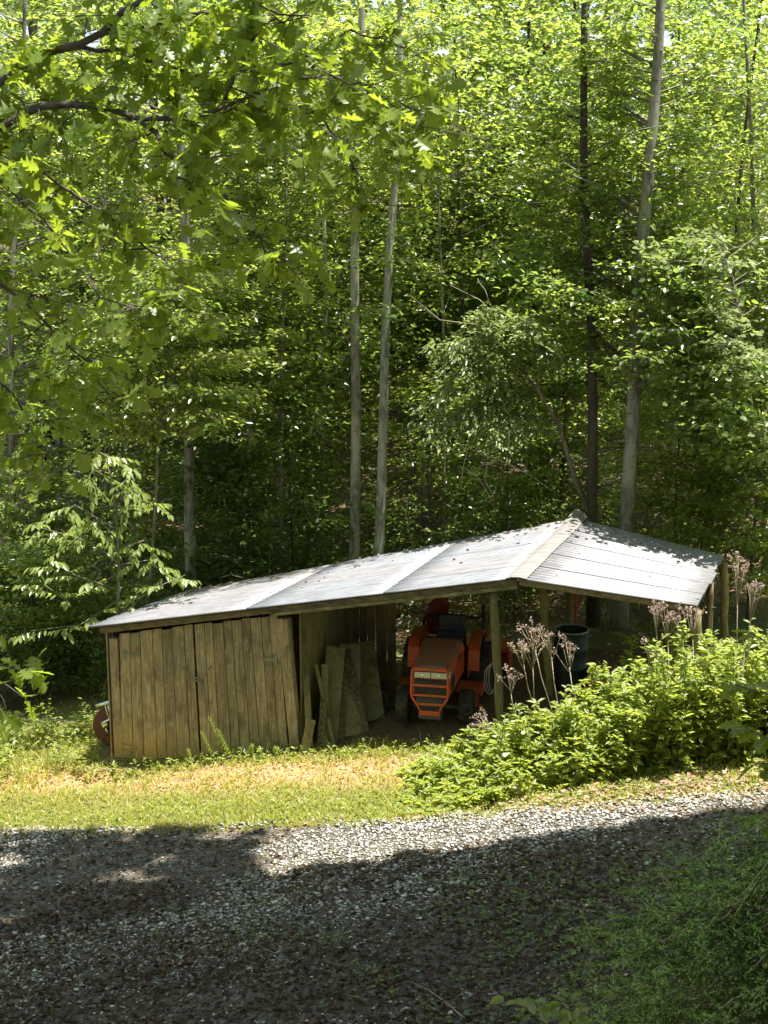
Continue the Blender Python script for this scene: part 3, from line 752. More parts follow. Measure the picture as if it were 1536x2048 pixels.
# ------------------------------------------------------------------ things in and around the shed
def board(pb, pt, wd, label, mat=WOOD_IN, name='loose_board', th=.02, nseg=1):
    pb, pt = Vector(pb), Vector(pt); ax = (pt - pb).normalized()
    side = ax.cross(Vector((0, 1, 0))); side = side.normalized() if side.length > .1 else Vector((1, 0, 0))
    m = MB(); t = side.cross(ax).normalized() * th; h_ = side * wd / 2
    m.hexa([pb - h_, pb + h_, pb + h_ + t, pb - h_ + t, pt - h_, pt + h_ + ax * .02, pt + h_ + t + ax * .02, pt - h_ + t])
    o = m.build(name, mat, None, origin=pb); tag(o, label, 'board', 'loose boards leaning on the divider wall'); return o
def onfloor(px, py, Y):
    p = U(px, py, Y); return Vector((p.x, p.y, g(p.x, p.y) + .0))
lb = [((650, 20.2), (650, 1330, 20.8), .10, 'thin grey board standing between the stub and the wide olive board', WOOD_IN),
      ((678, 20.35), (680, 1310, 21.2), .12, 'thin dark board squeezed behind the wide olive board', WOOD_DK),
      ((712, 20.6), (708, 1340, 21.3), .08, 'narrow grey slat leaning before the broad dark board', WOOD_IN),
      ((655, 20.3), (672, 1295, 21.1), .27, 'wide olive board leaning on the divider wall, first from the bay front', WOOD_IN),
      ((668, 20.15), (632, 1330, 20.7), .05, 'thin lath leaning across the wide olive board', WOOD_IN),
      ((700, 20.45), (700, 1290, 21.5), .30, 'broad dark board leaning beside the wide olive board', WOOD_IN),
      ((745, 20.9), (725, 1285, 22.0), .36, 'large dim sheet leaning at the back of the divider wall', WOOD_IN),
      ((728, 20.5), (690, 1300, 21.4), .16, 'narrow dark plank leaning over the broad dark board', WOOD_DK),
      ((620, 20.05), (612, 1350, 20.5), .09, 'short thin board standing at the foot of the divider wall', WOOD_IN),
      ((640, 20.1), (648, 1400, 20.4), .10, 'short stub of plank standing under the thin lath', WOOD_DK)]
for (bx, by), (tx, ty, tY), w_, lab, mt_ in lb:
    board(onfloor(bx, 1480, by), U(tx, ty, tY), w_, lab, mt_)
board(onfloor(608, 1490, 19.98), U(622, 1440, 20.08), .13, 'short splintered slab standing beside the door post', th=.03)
# log on the floor
m = MB(); p = onfloor(750, 1438, 21.2); q = onfloor(800, 1425, 21.35); m.tube([p + Vector((0, 0, .05)), q + Vector((0, 0, .06))], [.05, .045], 9)
tag(m.build('log', BARK_D), 'short dark log lying on the dirt floor left of the tractor', 'log')
# bicycle-like hoop leaning on the panel
m = MB(); c = onfloor(738, 1440, 20.9) + Vector((0, 0, .27))
m.tube([c + Vector((.26 * math.cos(a), .06 * math.sin(a), .26 * math.sin(a))) for a in [i * math.pi / 14 for i in range(29)]], .008, 6, cap=False)
tag(m.build('hose_loop', BLACKP), 'thin black loop leaning against the plywood in the dim bay', 'hoop')

# tractor -------------------------------------------------------------
TY = 20.05; tp = U(860, 1400, TY); TROT = R(-11)
tg = g(tp.x + .3, TY + 1) - .02
tractor = thing('tractor', (tp.x, TY, tg), 'small orange compact tractor parked in the open bay of the shed', 'tractor', rz=TROT); tractor.scale = (1.05, .95, .90)
def tb(m, name, mat, parent=None, bevel=0, origin=(0, 0, 0)): return m.build(name, mat, parent or tractor, bevel=bevel)
# hood: profile swept along y
def hood():
    m = MB(); secs = [(.10, .235, .60, 1.00), (.14, .255, .60, 1.05), (.5, .27, .62, 1.10), (1.12, .30, .64, 1.16), (1.16, .30, .64, 1.15)]
    b = None
    for (y, w_, z0, z1) in secs:
        prof = [(-w_, z0), (-w_, z1 - .13), (-w_ * .93, z1 - .05), (-w_ * .72, z1), (0, z1 + .012), (w_ * .72, z1), (w_ * .93, z1 - .05), (w_, z1 - .13), (w_, z0)]
        nb = len(m.v); m.v += [(x, y, z) for x, z in prof]; n = len(prof)
        if b is not None:
            for i in range(n - 1): m.face((b + i, b + i + 1, nb + i + 1, nb + i), 1 if 2 <= i <= 5 else 0, False)
        else: m.face(tuple(nb + i for i in range(n))[::-1])
        b = nb
    m.face(tuple(b + i for i in range(9)))
    return m.build('hood', [ORANGE, DUSTY], tractor)
hood()
m = MB(); m.box((0, .55, .62), (.40, .95, .34)); m.box((0, .35, .40), (.26, .55, .2)); m.box((0, 1.25, .55), (.34, .6, .36)); tb(m, 'engine_block', CHAR, bevel=.015)
m = MB(); m.box((0, .085, .70), (.44, .03, .28)); tb(m, 'grille', BLACKP, bevel=.006)
for s in (-1, 1):
    m = MB()
    for k in range(6): m.box((s * .262, .22 + k * .075, .76), (.012, .045, .2))
    m.box((s * .255, .42, .76), (.006, .5, .26)); tb(m, 'side_grille', BLACKP)
# head lamp panel
m = MB(); m.box((0, .075, .93), (.46, .035, .125)); hl = tb(m, 'lamp_panel', BLACKP, bevel=.008)
for x in (-.11, .11):
    m = MB(); m.box((x, .052, .93), (.212, .012, .098)); o = m.build('headlight', LENS, tractor, bevel=.01)
    m = MB(); m.lathe((x, .044, .93), [(.0005, .0), (.018, -.004), (.030, -.004), (.034, .006)], 14, 'y'); m.build('bulb', LENSC, o)
m = MB(); m.lathe((0, .05, .93), [(.0005, .0), (.024, -.004), (.034, -.002), (.036, .008)], 14, 'y'); tb(m, 'badge', CHAR)
m = MB(); m.box((.245, .13, .93), (.02, .12, .08)); tb(m, 'corner_lamp', LENS)
m = MB(); m.box((.304, .78, 1.0), (.006, .26, .05)); tb(m, 'decal', CHAR)
# brush guard
def guard():
    m = MB(); yy = -.04
    for s in (-1, 1):
        m.tube([(s * .215, .14, 1.075), (s * .215, yy + .02, 1.06), (s * .235, yy, 1.03), (s * .24, yy, .92), (s * .245, yy - .01, .68), (s * .235, yy, .60), (s * .14, yy + .02, .42), (s * .13, yy + .04, .33)], .017, 8)
    return m.build('brush_guard', ORANGE, tractor)
gd = guard()
for z, hw, r_ in ((1.055, .215, .022), (.80, .24, .019), (.64, .24, .017), (.50, .185, .019)):
    m = MB(); m.box((0, -.045, z), (hw * 2, .018, r_ * 2)); m.build('bar', ORANGE, gd, bevel=.004)
m = MB(); m.box((0, -.03, .355), (.28, .05, .075)); m.build('bumper_plate', ORANGE, gd, bevel=.006)
m = MB(); m.box((0, .12, .30), (.30, .3, .10)); tb(m, 'front_weight', CHAR, bevel=.01)
def wheel(x, y, r, wdt, rimr, lugs):
    w_ = MB(); t = wdt / 2
    w_.lathe((x, y, r), [(rimr, -t * .8), (r * .82, -t), (r * .93, -t * .86), (r * .945, 0), (r * .93, t * .86), (r * .82, t), (rimr, t * .8), (rimr, -t * .8)], 28, 'x')
    o = w_.build('wheel', RUBBER, tractor)
    l = MB()
    for k in range(lugs):
        for s in (-1, 1):
            a = 2 * math.pi * (k + (.5 if s > 0 else 0)) / lugs; rot = Matrix.Rotation(a, 3, 'X')
            c_ = Vector((x, y, r)) + rot @ Vector((s * t * .48, 0, r * .965))
            l.box(c_, (t * 1.05, .03, r * .08), rot=rot @ Matrix.Rotation(s * R(35), 3, 'Z'))
    l.build('tread', RUBBER, o)
    rm = MB(); rm.lathe((x, y, r), [(rimr, -t * .75), (rimr * .85, -t * .3), (rimr * .4, -t * .35), (.001, -t * .5)], 20, 'x')
    rm.lathe((x, y, r), [(rimr, t * .75), (rimr * .85, t * .3), (rimr * .4, t * .35), (.001, t * .5)], 20, 'x'); rm.build('rim', ORANGE if r > .4 else CHAR, o)
for s in (-1, 1):
    wheel(s * .42, .48, .285, .17, .15, 14); wheel(s * .47, 1.78, .46, .28, .24, 18)
m = MB(); m.tube([(-.42, .48, .285), (.42, .48, .285)], .04, 10); tb(m, 'front_axle', CHAR)
m = MB(); m.tube([(-.56, 1.78, .46), (.56, 1.78, .46)], .07, 10); tb(m, 'rear_axle', CHAR)
for s in (-1, 1):
    m = MB(); pts = [(1.22, .62), (1.26, .95), (1.40, 1.06), (1.75, 1.12), (2.1, 1.05), (2.22, .9), (2.19, .9), (2.08, 1.02), (1.75, 1.09), (1.43, 1.03), (1.29, .93), (1.25, .62)]
    x0, x1 = sorted((s * .34, s * .50)); m.prism([(y, z) for y, z in pts], x0, x1)
    x0, x1 = sorted((s * .34, s * .355)); m.prism([(1.22, .5), (1.26, .95), (1.40, 1.06), (1.75, 1.12), (2.1, 1.05), (2.2, .9), (2.2, .55)], x0, x1)
    tb(m, 'fender', ORANGE, bevel=.006)
    m = MB(); m.box((s * .40, 1.10, .40), (.36, .46, .025)); m.box((s * .57, 1.12, .36), (.03, .40, .09)); tb(m, 'footboard', ORANGE, bevel=.004)
m = MB(); m.box((.50, .98, .26), (.06, .05, .26)); m.box((.50, .98, .14), (.2, .08, .03)); tb(m, 'step', ORANGE)
m = MB(); m.box((0, 1.20, .95), (.54, .1, .42)); tb(m, 'dashboard', BLACKP, bevel=.02)
m = MB(); m.tube([(0, 1.18, 1.1), (0, 1.33, 1.24)], .018, 8); c = Vector((0, 1.34, 1.25)); ax = Vector((0, .5, .86)).normalized(); e1 = Vector((1, 0, 0)); e2 = ax.cross(e1)
m.tube([c + (e1 * math.cos(a) + e2 * math.sin(a)) * .17 for a in [i * math.pi / 12 for i in range(25)]], .014, 7, cap=False)
for a in (0, 2.1, 4.2): m.tube([c, c + (e1 * math.cos(a) + e2 * math.sin(a)) * .17], .01, 6)
tb(m, 'steering_wheel', BLACKP)
m = MB(); m.box((.02, 1.72, .80), (.44, .42, .10)); m.box((.02, 1.93, 1.06), (.44, .09, .52), rot=Matrix.Rotation(R(-10), 3, 'X'), taper=.85); tb(m, 'seat', SEAT, bevel=.03)
m = MB()
m.tube([(-.42, 2.2, .6), (-.42, 2.2, 1.12), (-.38, 2.18, 1.2), (.38, 2.18, 1.2), (.44, 2.2, 1.28), (.44, 2.22, 1.42)], .024, 8)
m.tube([(.44, 2.2, .6), (.44, 2.2, 1.28)], .028, 8); tb(m, 'roll_bar', BLACKP)
m = MB(); rot = Matrix.Rotation(R(12), 3, 'Y')     # red panel sticking up behind the seat
m.v += []; 
pts = [(-.36, .86), (-.40, 1.12), (-.36, 1.36), (-.28, 1.48), (-.16, 1.47), (-.06, 1.38), (-.10, 1.12), (-.18, .86)]
b = len(m.v)
for yo in (2.26, 2.34):
    for (x, z) in pts: m.v.append((x, yo + .05 * math.cos(x * 9), z))
n_ = len(pts); m.face(tuple(range(n_))[::-1]); m.face(tuple(range(n_, 2 * n_)))
for i in range(n_): m.face((i, (i + 1) % n_, n_ + (i + 1) % n_, n_ + i))
m.tube([(-.31, 2.25, 1.0), (-.28, 2.245, 1.38)], .014, 6); m.tube([(-.2, 2.27, 1.0), (-.16, 2.265, 1.38)], .014, 6)
tb(m, 'rear_panel', REDP, bevel=.01)
m = MB(); m.box((.15, 2.55, .62), (1.3, .5, .08)); m.box((.80, 2.5, .42), (.03, .5, .5)); m.tube([(0, 2.2, .5), (0, 2.4, .6)], .04, 8); m.box((.15, 2.78, .35), (1.3, .03, .5)); tb(m, 'rear_mower', ORANGE, bevel=.01)
# wire loop on the post
m = MB(); c = FP(990, 1352, -.0) + Vector((-.03, -.02, 0))
for k in range(3):
    m.tube([c + Vector((.055 * math.cos(a) * (1 + .2 * k) - .02 * k, -.01 * k, .2 * math.sin(a) - .02 * k)) for a in [i * math.pi / 12 for i in range(25)]], .0035, 5, cap=False)
tag(m.build('wire_coil', WIRE), 'pale wire coil hanging on the round post beside the tractor', 'wire')
# drum
p = U(1140, 1372, 21.2); dz = g(p.x, p.y)
dr = thing('drum', (p.x, p.y, dz), 'blue green open steel drum standing behind the yellowish post', 'drum'); dr.scale = (.86, .86, .98)
m = MB(); m.lathe((0, 0, 0), [(.001, 0), (.28, 0), (.285, .01), (.285, .28), (.295, .29), (.285, .30), (.285, .56), (.295, .57), (.285, .58), (.285, .84), (.27, .84), (.27, .02), (.001, .02)], 28); m.build('barrel', BARREL, dr)
m = MB(); m.lathe((0, 0, .85), [(.272, -.012), (.295, -.012), (.297, .012), (.272, .012)], 28, close=True); m.build('rim', BARRELRIM, dr)
# low orange thing on the floor right of the drum
p = U(1220, 1362, 20.9); t_ = thing('tool_box', (p.x, p.y, g(p.x, p.y)), 'dull orange low tool box on the dirt floor right of the drum', 'tool box', rz=R(-15))
m = MB(); m.box((0, 0, .11), (.62, .3, .22), taper=.94); m.build('box', ORANGE, t_, bevel=.01)
m = MB(); m.box((0, 0, .235), (.60, .29, .026)); m.tube([(-.12, 0, .25), (-.12, 0, .29), (.12, 0, .29), (.12, 0, .25)], .01, 6); m.build('lid', DUSTY, t_, bevel=.004)
p = U(1185, 1385, 20.3)
m = MB(); m.box((0, 0, 0), (1.0, .14, .03), rot=Matrix.Rotation(R(12), 3, 'Z')); o = m.build('loose_board', WOOD_IN); o.location = (p.x, p.y, g(p.x, p.y) + .03); tag(o, 'flat board lying on the dirt between drum and weeds', 'board')
# chrome framed equipment left of the shed
cx0 = U(222, 1510, 21.45); cg = g(cx0.x, cx0.y)
cr = thing('mower_deck', (cx0.x, cx0.y, cg), 'old machine with chrome handles and rust red round guard left of the shed', 'machine', rz=R(-10))
m = MB(); m.lathe((.04, 0, .30), [(.001, -.03), (.26, -.03), (.30, -.02), (.31, .05), (.29, .05), (.25, .0), (.001, 0)], 26, 'y'); m.build('guard', RUST, cr)
m = MB()
m.tube([(-.18, -.05, .62), (.1, .0, .70), (.34, .05, .75)], .028, 8); m.tube([(-.10, -.08, .36), (.2, .0, .50)], .022, 8)
m.build('handle_bar', CHROME, cr)
m = MB(); m.tube([(-.06, -.02, .66), (.02, -.04, .38)], .012, 8); m.tube([(-.02, -.02, .665), (.06, -.04, .39)], .012, 8); m.tube([(.2, 0, .72), (.26, 0, .50)], .012, 8); m.build('strut', CHROME, cr)
m = MB(); m.lathe((-.05, -.05, .33), [(.001, -.02), (.05, -.02), (.055, .0), (.05, .03), (.001, .03)], 12, 'y'); m.tube([(-.05, -.05, .30), (.0, -.06, .18)], .018, 7); m.build('knob', CHROME, cr)
m = MB(); m.box((.12, .1, .12), (.4, .3, .16), taper=.8); m.build('base', RUST, cr)
# antler like branch on the doors
an = thing('antler', FP(398, 1362, -.02), 'grey forked antler-like branch nailed to the plank doors', 'decoration')
m = MB(); q = lambda x, y: FP(x, y, -.035)
m.tube([q(358, 1330), q(366, 1337), q(378, 1348), q(392, 1356), q(404, 1358), q(410, 1350), q(414, 1340), q(424, 1332)], [.006, .009, .012, .014, .015, .013, .011, .006], 7)
m.tube([q(376, 1358), q(390, 1362), q(402, 1361)], [.008, .012, .012], 7); m.tube([q(414, 1340), q(412, 1330)], [.009, .004], 6)
rel(m.build('tine', BONE, an), an)
m = MB(); m.tube([q(402, 1364), q(404, 1372), q(402, 1380), q(404, 1390), q(402, 1400)], [.016, .010, .016, .010, .012], 7); rel(m.build('chain', BONE, an), an)

# ------------------------------------------------------------------ trees
def tree_path(pp, Y, ztop, lean=(0, 0)):
    P = [U(x, y, Y) for x, y in pp]
    b = P[0]; d = (P[1] - P[0]).normalized()
    base = b + d * ((g(b.x, Y) - .2 - b.z) / d.z) if d.z > .2 else Vector((b.x, Y, g(b.x, Y) - .2))
    last = P[-1]; d2 = (P[-1] - P[-2]).normalized()
    if last.z < ztop: P.append(last + d2 * ((ztop - last.z) * .55) + Vector((random.uniform(-.15, .15), random.uniform(-.1, .1), 0))); P.append(P[-1] + Vector((random.uniform(-.3, .3), random.uniform(-.2, .2), ztop - P[-1].z)))
    return [base] + P
def along(P, z):
    for a, b in zip(P, P[1:]):
        if a.z <= z <= b.z: return a.lerp(b, (z - a.z) / max(1e-6, b.z - a.z))
    return P[-1].copy() if z > P[-1].z else P[0].copy()
def spray(L, p0, p1, n, spread, lsize, tpl=DIAMOND, keepz=None, droop=.12, thin=.010, wr=.55, low=False, mi=0):
    """flat leafy spray along a limb p0-p1"""
    p0 = np.array(p0); p1 = np.array(p1); t = RNG.uniform(.22, 1.05, n) ** .8
    ax = p1 - p0; ln = np.linalg.norm(ax); ax /= max(ln, 1e-6); sd_ = np.cross(ax, [0, 0, 1]); sd_ /= max(np.linalg.norm(sd_), 1e-6)
    side = RNG.normal(0, spread, n) * (1.15 - .55 * t)
    # leaves gather on side twigs
    k = max(4, int(ln * 7)); tw = np.linspace(.25, 1, k); ti = RNG.integers(0, k, n); sgn = np.where(RNG.random(n) < .5, 1, -1)
    side = np.abs(side) * sgn
    tt = np.clip(tw[ti] + np.abs(side) * .45 / max(ln, .3) + RNG.normal(0, .012, n), 0, 1.3)
    pos = p0 + ax * (tt * ln)[:, None] + sd_ * side[:, None]
    pos[:, 2] += -droop * (np.abs(side) / max(spread, .05)) ** 2 * .5 + RNG.normal(0, .035 + .03 * spread, n)
    d = ax * .7 + sd_ * np.sign(side)[:, None] * .8 + RNG.normal(0, .35, (n, 3)); d[:, 2] -= .25
    nn = up_normals(n, .55)
    l = lsize * RNG.uniform(.65, 1.25, n)
    keep = shade_ok(pos, low=low) & sky_ok(pos)
    if keepz is not None: keep &= (pos[:, 2] < keepz) | (RNG.random(n) < .5)
    keep &= pos[:, 2] > G(pos[:, 0], pos[:, 1]) + .05
    # never inside the shed
    su = (pos[:, 0] - A.x) * dW.x + (pos[:, 1] - A.y) * dW.y; sv = (pos[:, 0] - A.x) * dD.x + (pos[:, 1] - A.y) * dD.y
    ws = (Rf - A).dot(dW); we = (E - A).dot(dW)
    rz = np.where(su < ws, A.z + (Rf.z - A.z) * su / ws, Rf.z + (E.z - Rf.z) * (su - ws) / (we - ws))
    keep &= ~((su > -.1) & (su < we + .1) & (sv > -.1) & (sv < 4.2) & (pos[:, 2] < rz + .15))
    if keep.sum() == 0: return False
    L.leaves(tpl, pos[keep], d[keep], nn[keep], l[keep], l[keep] * wr, mi)
    # twigs
    ta = p0 + ax * (tw * ln)[:, None]; s2 = np.where(np.arange(k) % 2 == 0, 1, -1)
    te = ta + sd_ * (s2 * spread * 1.3 * (1.15 - .55 * tw))[:, None] + ax * (spread * .5); te[:, 2] -= droop * .4
    kk = shade_ok(te, low=low) & shade_ok(ta, low=low)
    L.twigs(ta[kk], te[kk], np.full(kk.sum(), thin * .5), np.full(kk.sum(), thin * .2), 1)
    return keep.mean() > .4
def make_tree(name, pp, Y, wpx, ztop, label, cat='tree', z0=3.0, rad=2.0, sprays=60, per=150, lsize=.10, mat=L_FOREST, bmat=BARK, tw=TWIG, group=None,
              up=.25, az=None, lowdens=1.0, tpl=DIAMOND, limbs=9, shape=.6, wr=.58, low=False, mat2=None):
    P = tree_path(pp, Y, ztop); b = P[0]
    r0 = wpx / 2 / F * Y * 1.02
    t = thing(name, (b.x, b.y, b.z + .2), label, cat, group)
    zt = P[-1].z
    # smooth trunk
    m = MB(); pts = []; rr = []
    for i in range(15):
        z = b.z + (zt - b.z) * (i / 14); q = along(P, z); f = i / 14
        q = q + Vector((math.sin(z * .9 + b.x * 3) * .035, math.cos(z * .7 + b.x) * .035, 0)) * min(1, f * 3)
        pts.append(q); rr.append(r0 * (1.18 if i == 0 else 1) * (1.0 - .86 * f))
    m.tube(pts, rr, 10)
    for k in range(7):                              # broken stubs and knots
        i = random.randint(2, 9); a = random.uniform(0, 6.28); dv_ = Vector((math.cos(a), math.sin(a), random.uniform(-.1, .5))).normalized()
        m.tube([pts[i] + dv_ * rr[i] * .7, pts[i] + dv_ * (rr[i] + random.uniform(.03, .16))], [rr[i] * .3, rr[i] * .12], 5)
    o = m.build('trunk', bmat, t); rel(o, t)
    L = LM(); nl = 0; sprays = int(sprays * 2.7); per = int(per * 1.15); lsize *= 1.2
    for k in range(sprays):
        f = RNG.random() ** lowdens; z = z0 + (zt - z0) * f
        over = 11.3 < z < 14 and Y < 25.7 and -3.8 < b.x < .5 and RNG.random() < .5
        if z > 11.3 and not over and RNG.random() > .20: continue
        q = along(P, z); a = RNG.uniform(0, 6.283) if az is None else az[0] + RNG.normal(0, az[1])
        env = rad * (1 - shape * f) * RNG.uniform(.45, 1.1) * (.75 if f < .1 else 1)
        e = q + Vector((math.cos(a) * env, math.sin(a) * env, env * (up + RNG.uniform(-.12, .25))))
        if over:                                    # long upper boughs that reach over the back of the roof
            e = Vector((q.x + RNG.uniform(-1.6, 1.6), RNG.uniform(22.15, 23.5) - .12 * (q.x + RNG.uniform(-1, 1)), max(11.6, z))); q = q.lerp(e, .45); env = rad * .5
            spray(L, tuple(q.lerp(e, .3)), tuple(e), 70, .35, lsize, tpl, wr=wr, low=True); continue
        ok = spray(L, tuple(q.lerp(e, .12)), tuple(e), int(per * env / rad + 20), .17 + .10 * env, lsize, tpl, wr=wr, low=low, mi=(2 if RNG.random() < .38 else 0))
        if ok:
            mp = q.lerp(e, .5) + Vector((0, 0, .06 * env))
            if nl < limbs and env > rad * .55:
                mm = MB(); mm.tube([q, q.lerp(e, .25) + Vector((0, 0, .03 * env)), mp, e], [r0 * .30, r0 * .22, r0 * .15, .006], 6)
                rel(mm.build('limb', bmat, t), t); nl += 1
            else:
                rw = max(.008, r0 * .13)
                L.twigs([tuple(q), tuple(mp)], [tuple(mp), tuple(e)], [rw, rw * .6], [rw * .6, .003], 1)
    if L.n: L.build('crown', [mat, tw, mat2 or {L_FOREST: L_YELLOW, L_DARK: L_FOREST, L_YELLOW: L_FOREST, L_SILVER: L_FOREST}[mat]], t)
    return t
TR = [
 ('maple_tree', [(890, 1080), (885, 800), (880, 400)], 26.3, 8, 12.5, 'leafy slender maple whose bright sprays fill the gap right of the grey pair', dict(z0=3.8, rad=2.3, sprays=60, limbs=4, mat=L_YELLOW, shape=.25)),
 ('maple_tree', [(560, 1120), (566, 800), (570, 400)], 26.0, 8, 11.5, 'leafy slender maple with bright sprays left of the forked pale tree', dict(z0=3.8, rad=2.0, sprays=46, limbs=4, mat=L_YELLOW, shape=.25)),
 # name, pixels, Y, width, ztop, label, kwargs
 ('maple_tree', [(383, 1120), (378, 860), (374, 600)], 25.2, 27, 17, 'mottled grey trunked tree rising left behind the shed roof', dict(z0=4.5, rad=2.4, sprays=70, mat=L_FOREST)),
 ('poplar_tree', [(708, 1105), (711, 700), (716, 200)], 25.6, 24, 19, 'straight grey tree, left one of the close pair behind the middle of the roof', dict(z0=8.3, rad=2.2, sprays=70, bmat=BARK_L, mat=L_YELLOW)),
 ('poplar_tree', [(757, 1095), (770, 760), (790, 300), (800, 0)], 25.1, 22, 19, 'slightly leaning grey tree, right one of the close pair behind the middle of the roof', dict(z0=8.0, rad=2.3, sprays=85, bmat=BARK_L, mat=L_YELLOW)),
 ('oak_tree', [(1184, 1040), (1182, 640), (1170, 300), (1165, 0)], 23.7, 24, 18, 'dark barked tree rising just behind the ridge end of the roof', dict(z0=6, rad=1.9, sprays=75, bmat=BARK_D)),
 ('oak_tree', [(1252, 1040), (1278, 640), (1300, 300), (1318, 0)], 23.5, 34, 19, 'thickest grey tree, rising behind the right slope of the roof', dict(z0=5.0, rad=2.4, sprays=130, mat=L_FOREST)),
 ('birch_tree', [(645, 1120), (645, 850), (648, 520)], 27.5, 13, 16, 'slim sunlit tree with a forked pale stem left of the grey pair', dict(z0=7, rad=1.9, sprays=60, bmat=BARK_L)),
 ('maple_tree', [(629, 1120), (622, 850), (617, 600)], 28.5, 9, 15, 'slender dark stem just left of the forked pale tree', dict(z0=3.5, rad=1.8, sprays=60, limbs=4)),
 ('maple_tree', [(490, 1150), (497, 900), (503, 620)], 26.4, 9, 14, 'slender straight sapling tree between the mottled trunk and the grey pair', dict(z0=3.0, rad=1.9, sprays=60, limbs=4)),
 ('hickory_tree', [(22, 1250), (24, 800), (30, 500)], 25.5, 17, 17, 'dim brown tree at the far left edge of the woods', dict(z0=3.6, rad=2.2, sprays=75, bmat=BARK)),
 ('maple_tree', [(216, 1150), (214, 780), (210, 600)], 29, 9, 15, 'thin dark tree seen between the hickory sapling and the mottled trunk', dict(z0=3.5, rad=2.2, sprays=75, limbs=4)),
 ('maple_tree', [(935, 1060), (930, 700), (922, 400)], 28.5, 11, 16, 'thin tree in the dim woods right of the grey pair', dict(z0=3.5, rad=2.2, sprays=85, limbs=4, bmat=BARK_D)),
 ('maple_tree', [(1060, 1030), (1065, 700), (1060, 300)], 29.5, 11, 17, 'thin dark tree behind the silvery arching shrub', dict(z0=3.2, rad=2.3, sprays=85, limbs=4, bmat=BARK_D)),
 ('maple_tree', [(1405, 1110), (1440, 800), (1470, 500)], 25.0, 12, 15, 'leaning dark sapling tree above the right corner of the roof', dict(z0=2.6, rad=2.0, sprays=95, limbs=5, bmat=BARK_D)),
 ('beech_tree', [(1530, 1120), (1515, 700), (1500, 300)], 24.5, 14, 16, 'leafy tree at the right edge of the woods', dict(z0=3.0, rad=2.1, sprays=95, limbs=5, mat=L_FOREST)),
 ('beech_tree', [(120, 1150), (118, 800), (112, 400)], 31, 12, 18, 'tall tree deep in the woods above the hickory sapling', dict(z0=4, rad=2.6, sprays=85, limbs=4)),
 ('beech_tree', [(545, 1120), (552, 700), (560, 300)], 31, 11, 18, 'tall tree deep in the woods left of the forked pale tree', dict(z0=4, rad=2.6, sprays=85, limbs=4)),
 ('beech_tree', [(845, 1080), (850, 700), (858, 300)], 32, 11, 18, 'tall tree deep in the woods right beside the leaning grey tree', dict(z0=4, rad=2.6, sprays=85, limbs=4)),
 ('beech_tree', [(1340, 1080), (1348, 700), (1352, 300)], 29, 10, 18, 'tall tree deep in the woods right of the thickest trunk', dict(z0=4, rad=2.4, sprays=85, limbs=4)),
]
for nm, pp, Y_, wp, zt, lab, kw in TR: make_tree(nm, pp, Y_, wp, zt, lab, group='trees of the woods behind the shed', **kw)
# understorey
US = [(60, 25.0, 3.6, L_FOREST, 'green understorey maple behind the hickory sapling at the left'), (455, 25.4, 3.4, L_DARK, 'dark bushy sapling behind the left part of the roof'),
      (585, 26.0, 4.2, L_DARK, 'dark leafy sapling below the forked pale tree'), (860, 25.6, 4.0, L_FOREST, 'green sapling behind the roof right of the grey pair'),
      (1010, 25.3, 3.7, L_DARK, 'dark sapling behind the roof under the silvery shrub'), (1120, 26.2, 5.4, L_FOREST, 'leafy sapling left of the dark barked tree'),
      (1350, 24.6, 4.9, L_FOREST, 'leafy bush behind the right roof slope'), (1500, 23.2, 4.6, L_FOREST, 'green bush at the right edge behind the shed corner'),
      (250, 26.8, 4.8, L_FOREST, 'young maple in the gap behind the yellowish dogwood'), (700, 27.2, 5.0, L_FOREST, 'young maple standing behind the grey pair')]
for px, Y_, hh, mt, lab in US:
    b = U(px, 1150, Y_); gz = g(b.x, Y_); top = gz + hh
    r = ray(px, 1150)
    pp = []
    for z in (gz + .3, gz + hh * .6, gz + hh):
        d = Vector((b.x, Y_, z)) - Vector((0, 0, H)); c_ = d.y * cp - d.z * sp; pp.append((768 + F * d.x / c_, 1024 - F * (d.y * sp + d.z * cp) / c_))
    make_tree('sapling', pp, Y_, 7, top + .1, lab, 'sapling', z0=gz + .5, rad=1.35, sprays=46, per=110, lsize=.085, mat=mt, limbs=3, bmat=BARK_D, group='saplings behind the shed')
# far woods as one mass
def far_woods():
    L = LM(); n = 7000
    x = RNG.uniform(-19, 19, n); y = 31 + 23 * RNG.random(n) ** .8; z = RNG.random(n) ** 1.1 * 18 + .3
    for k in range(n):
        if abs(x[k]) > 5.5 + .25 * (y[k] - 20): continue
        q = np.array([x[k], y[k], float(G(x[k], y[k])) + z[k]]); a = RNG.uniform(0, 6.28); e = q + np.array([math.cos(a), math.sin(a), .15]) * 1.1
        spray(L, q, e, 55, .45, .20, droop=.2, wr=.65, mi=2 * (k % 3 == 0))
    tag(L.build('woods', [L_FOREST, BARK_D, L_YELLOW], kind='stuff'), 'mass of green foliage deep in the woods behind the named trees', 'woods')
    m = MB()
    for k in range(46):
        xx, yy = RNG.uniform(-15, 15), RNG.uniform(33, 50); h_ = RNG.uniform(14, 20); gz = g(xx, yy)
        m.tube([(xx, yy, gz - .2), (xx + RNG.uniform(-.3, .3), yy, gz + h_ * .5), (xx + RNG.uniform(-.5, .5), yy, gz + h_)], [.13, .10, .04], 7)
    tag(m.build('woods', BARK_D), 'distant dark trunks standing deep in the woods', 'woods', kind='stuff')
far_woods()
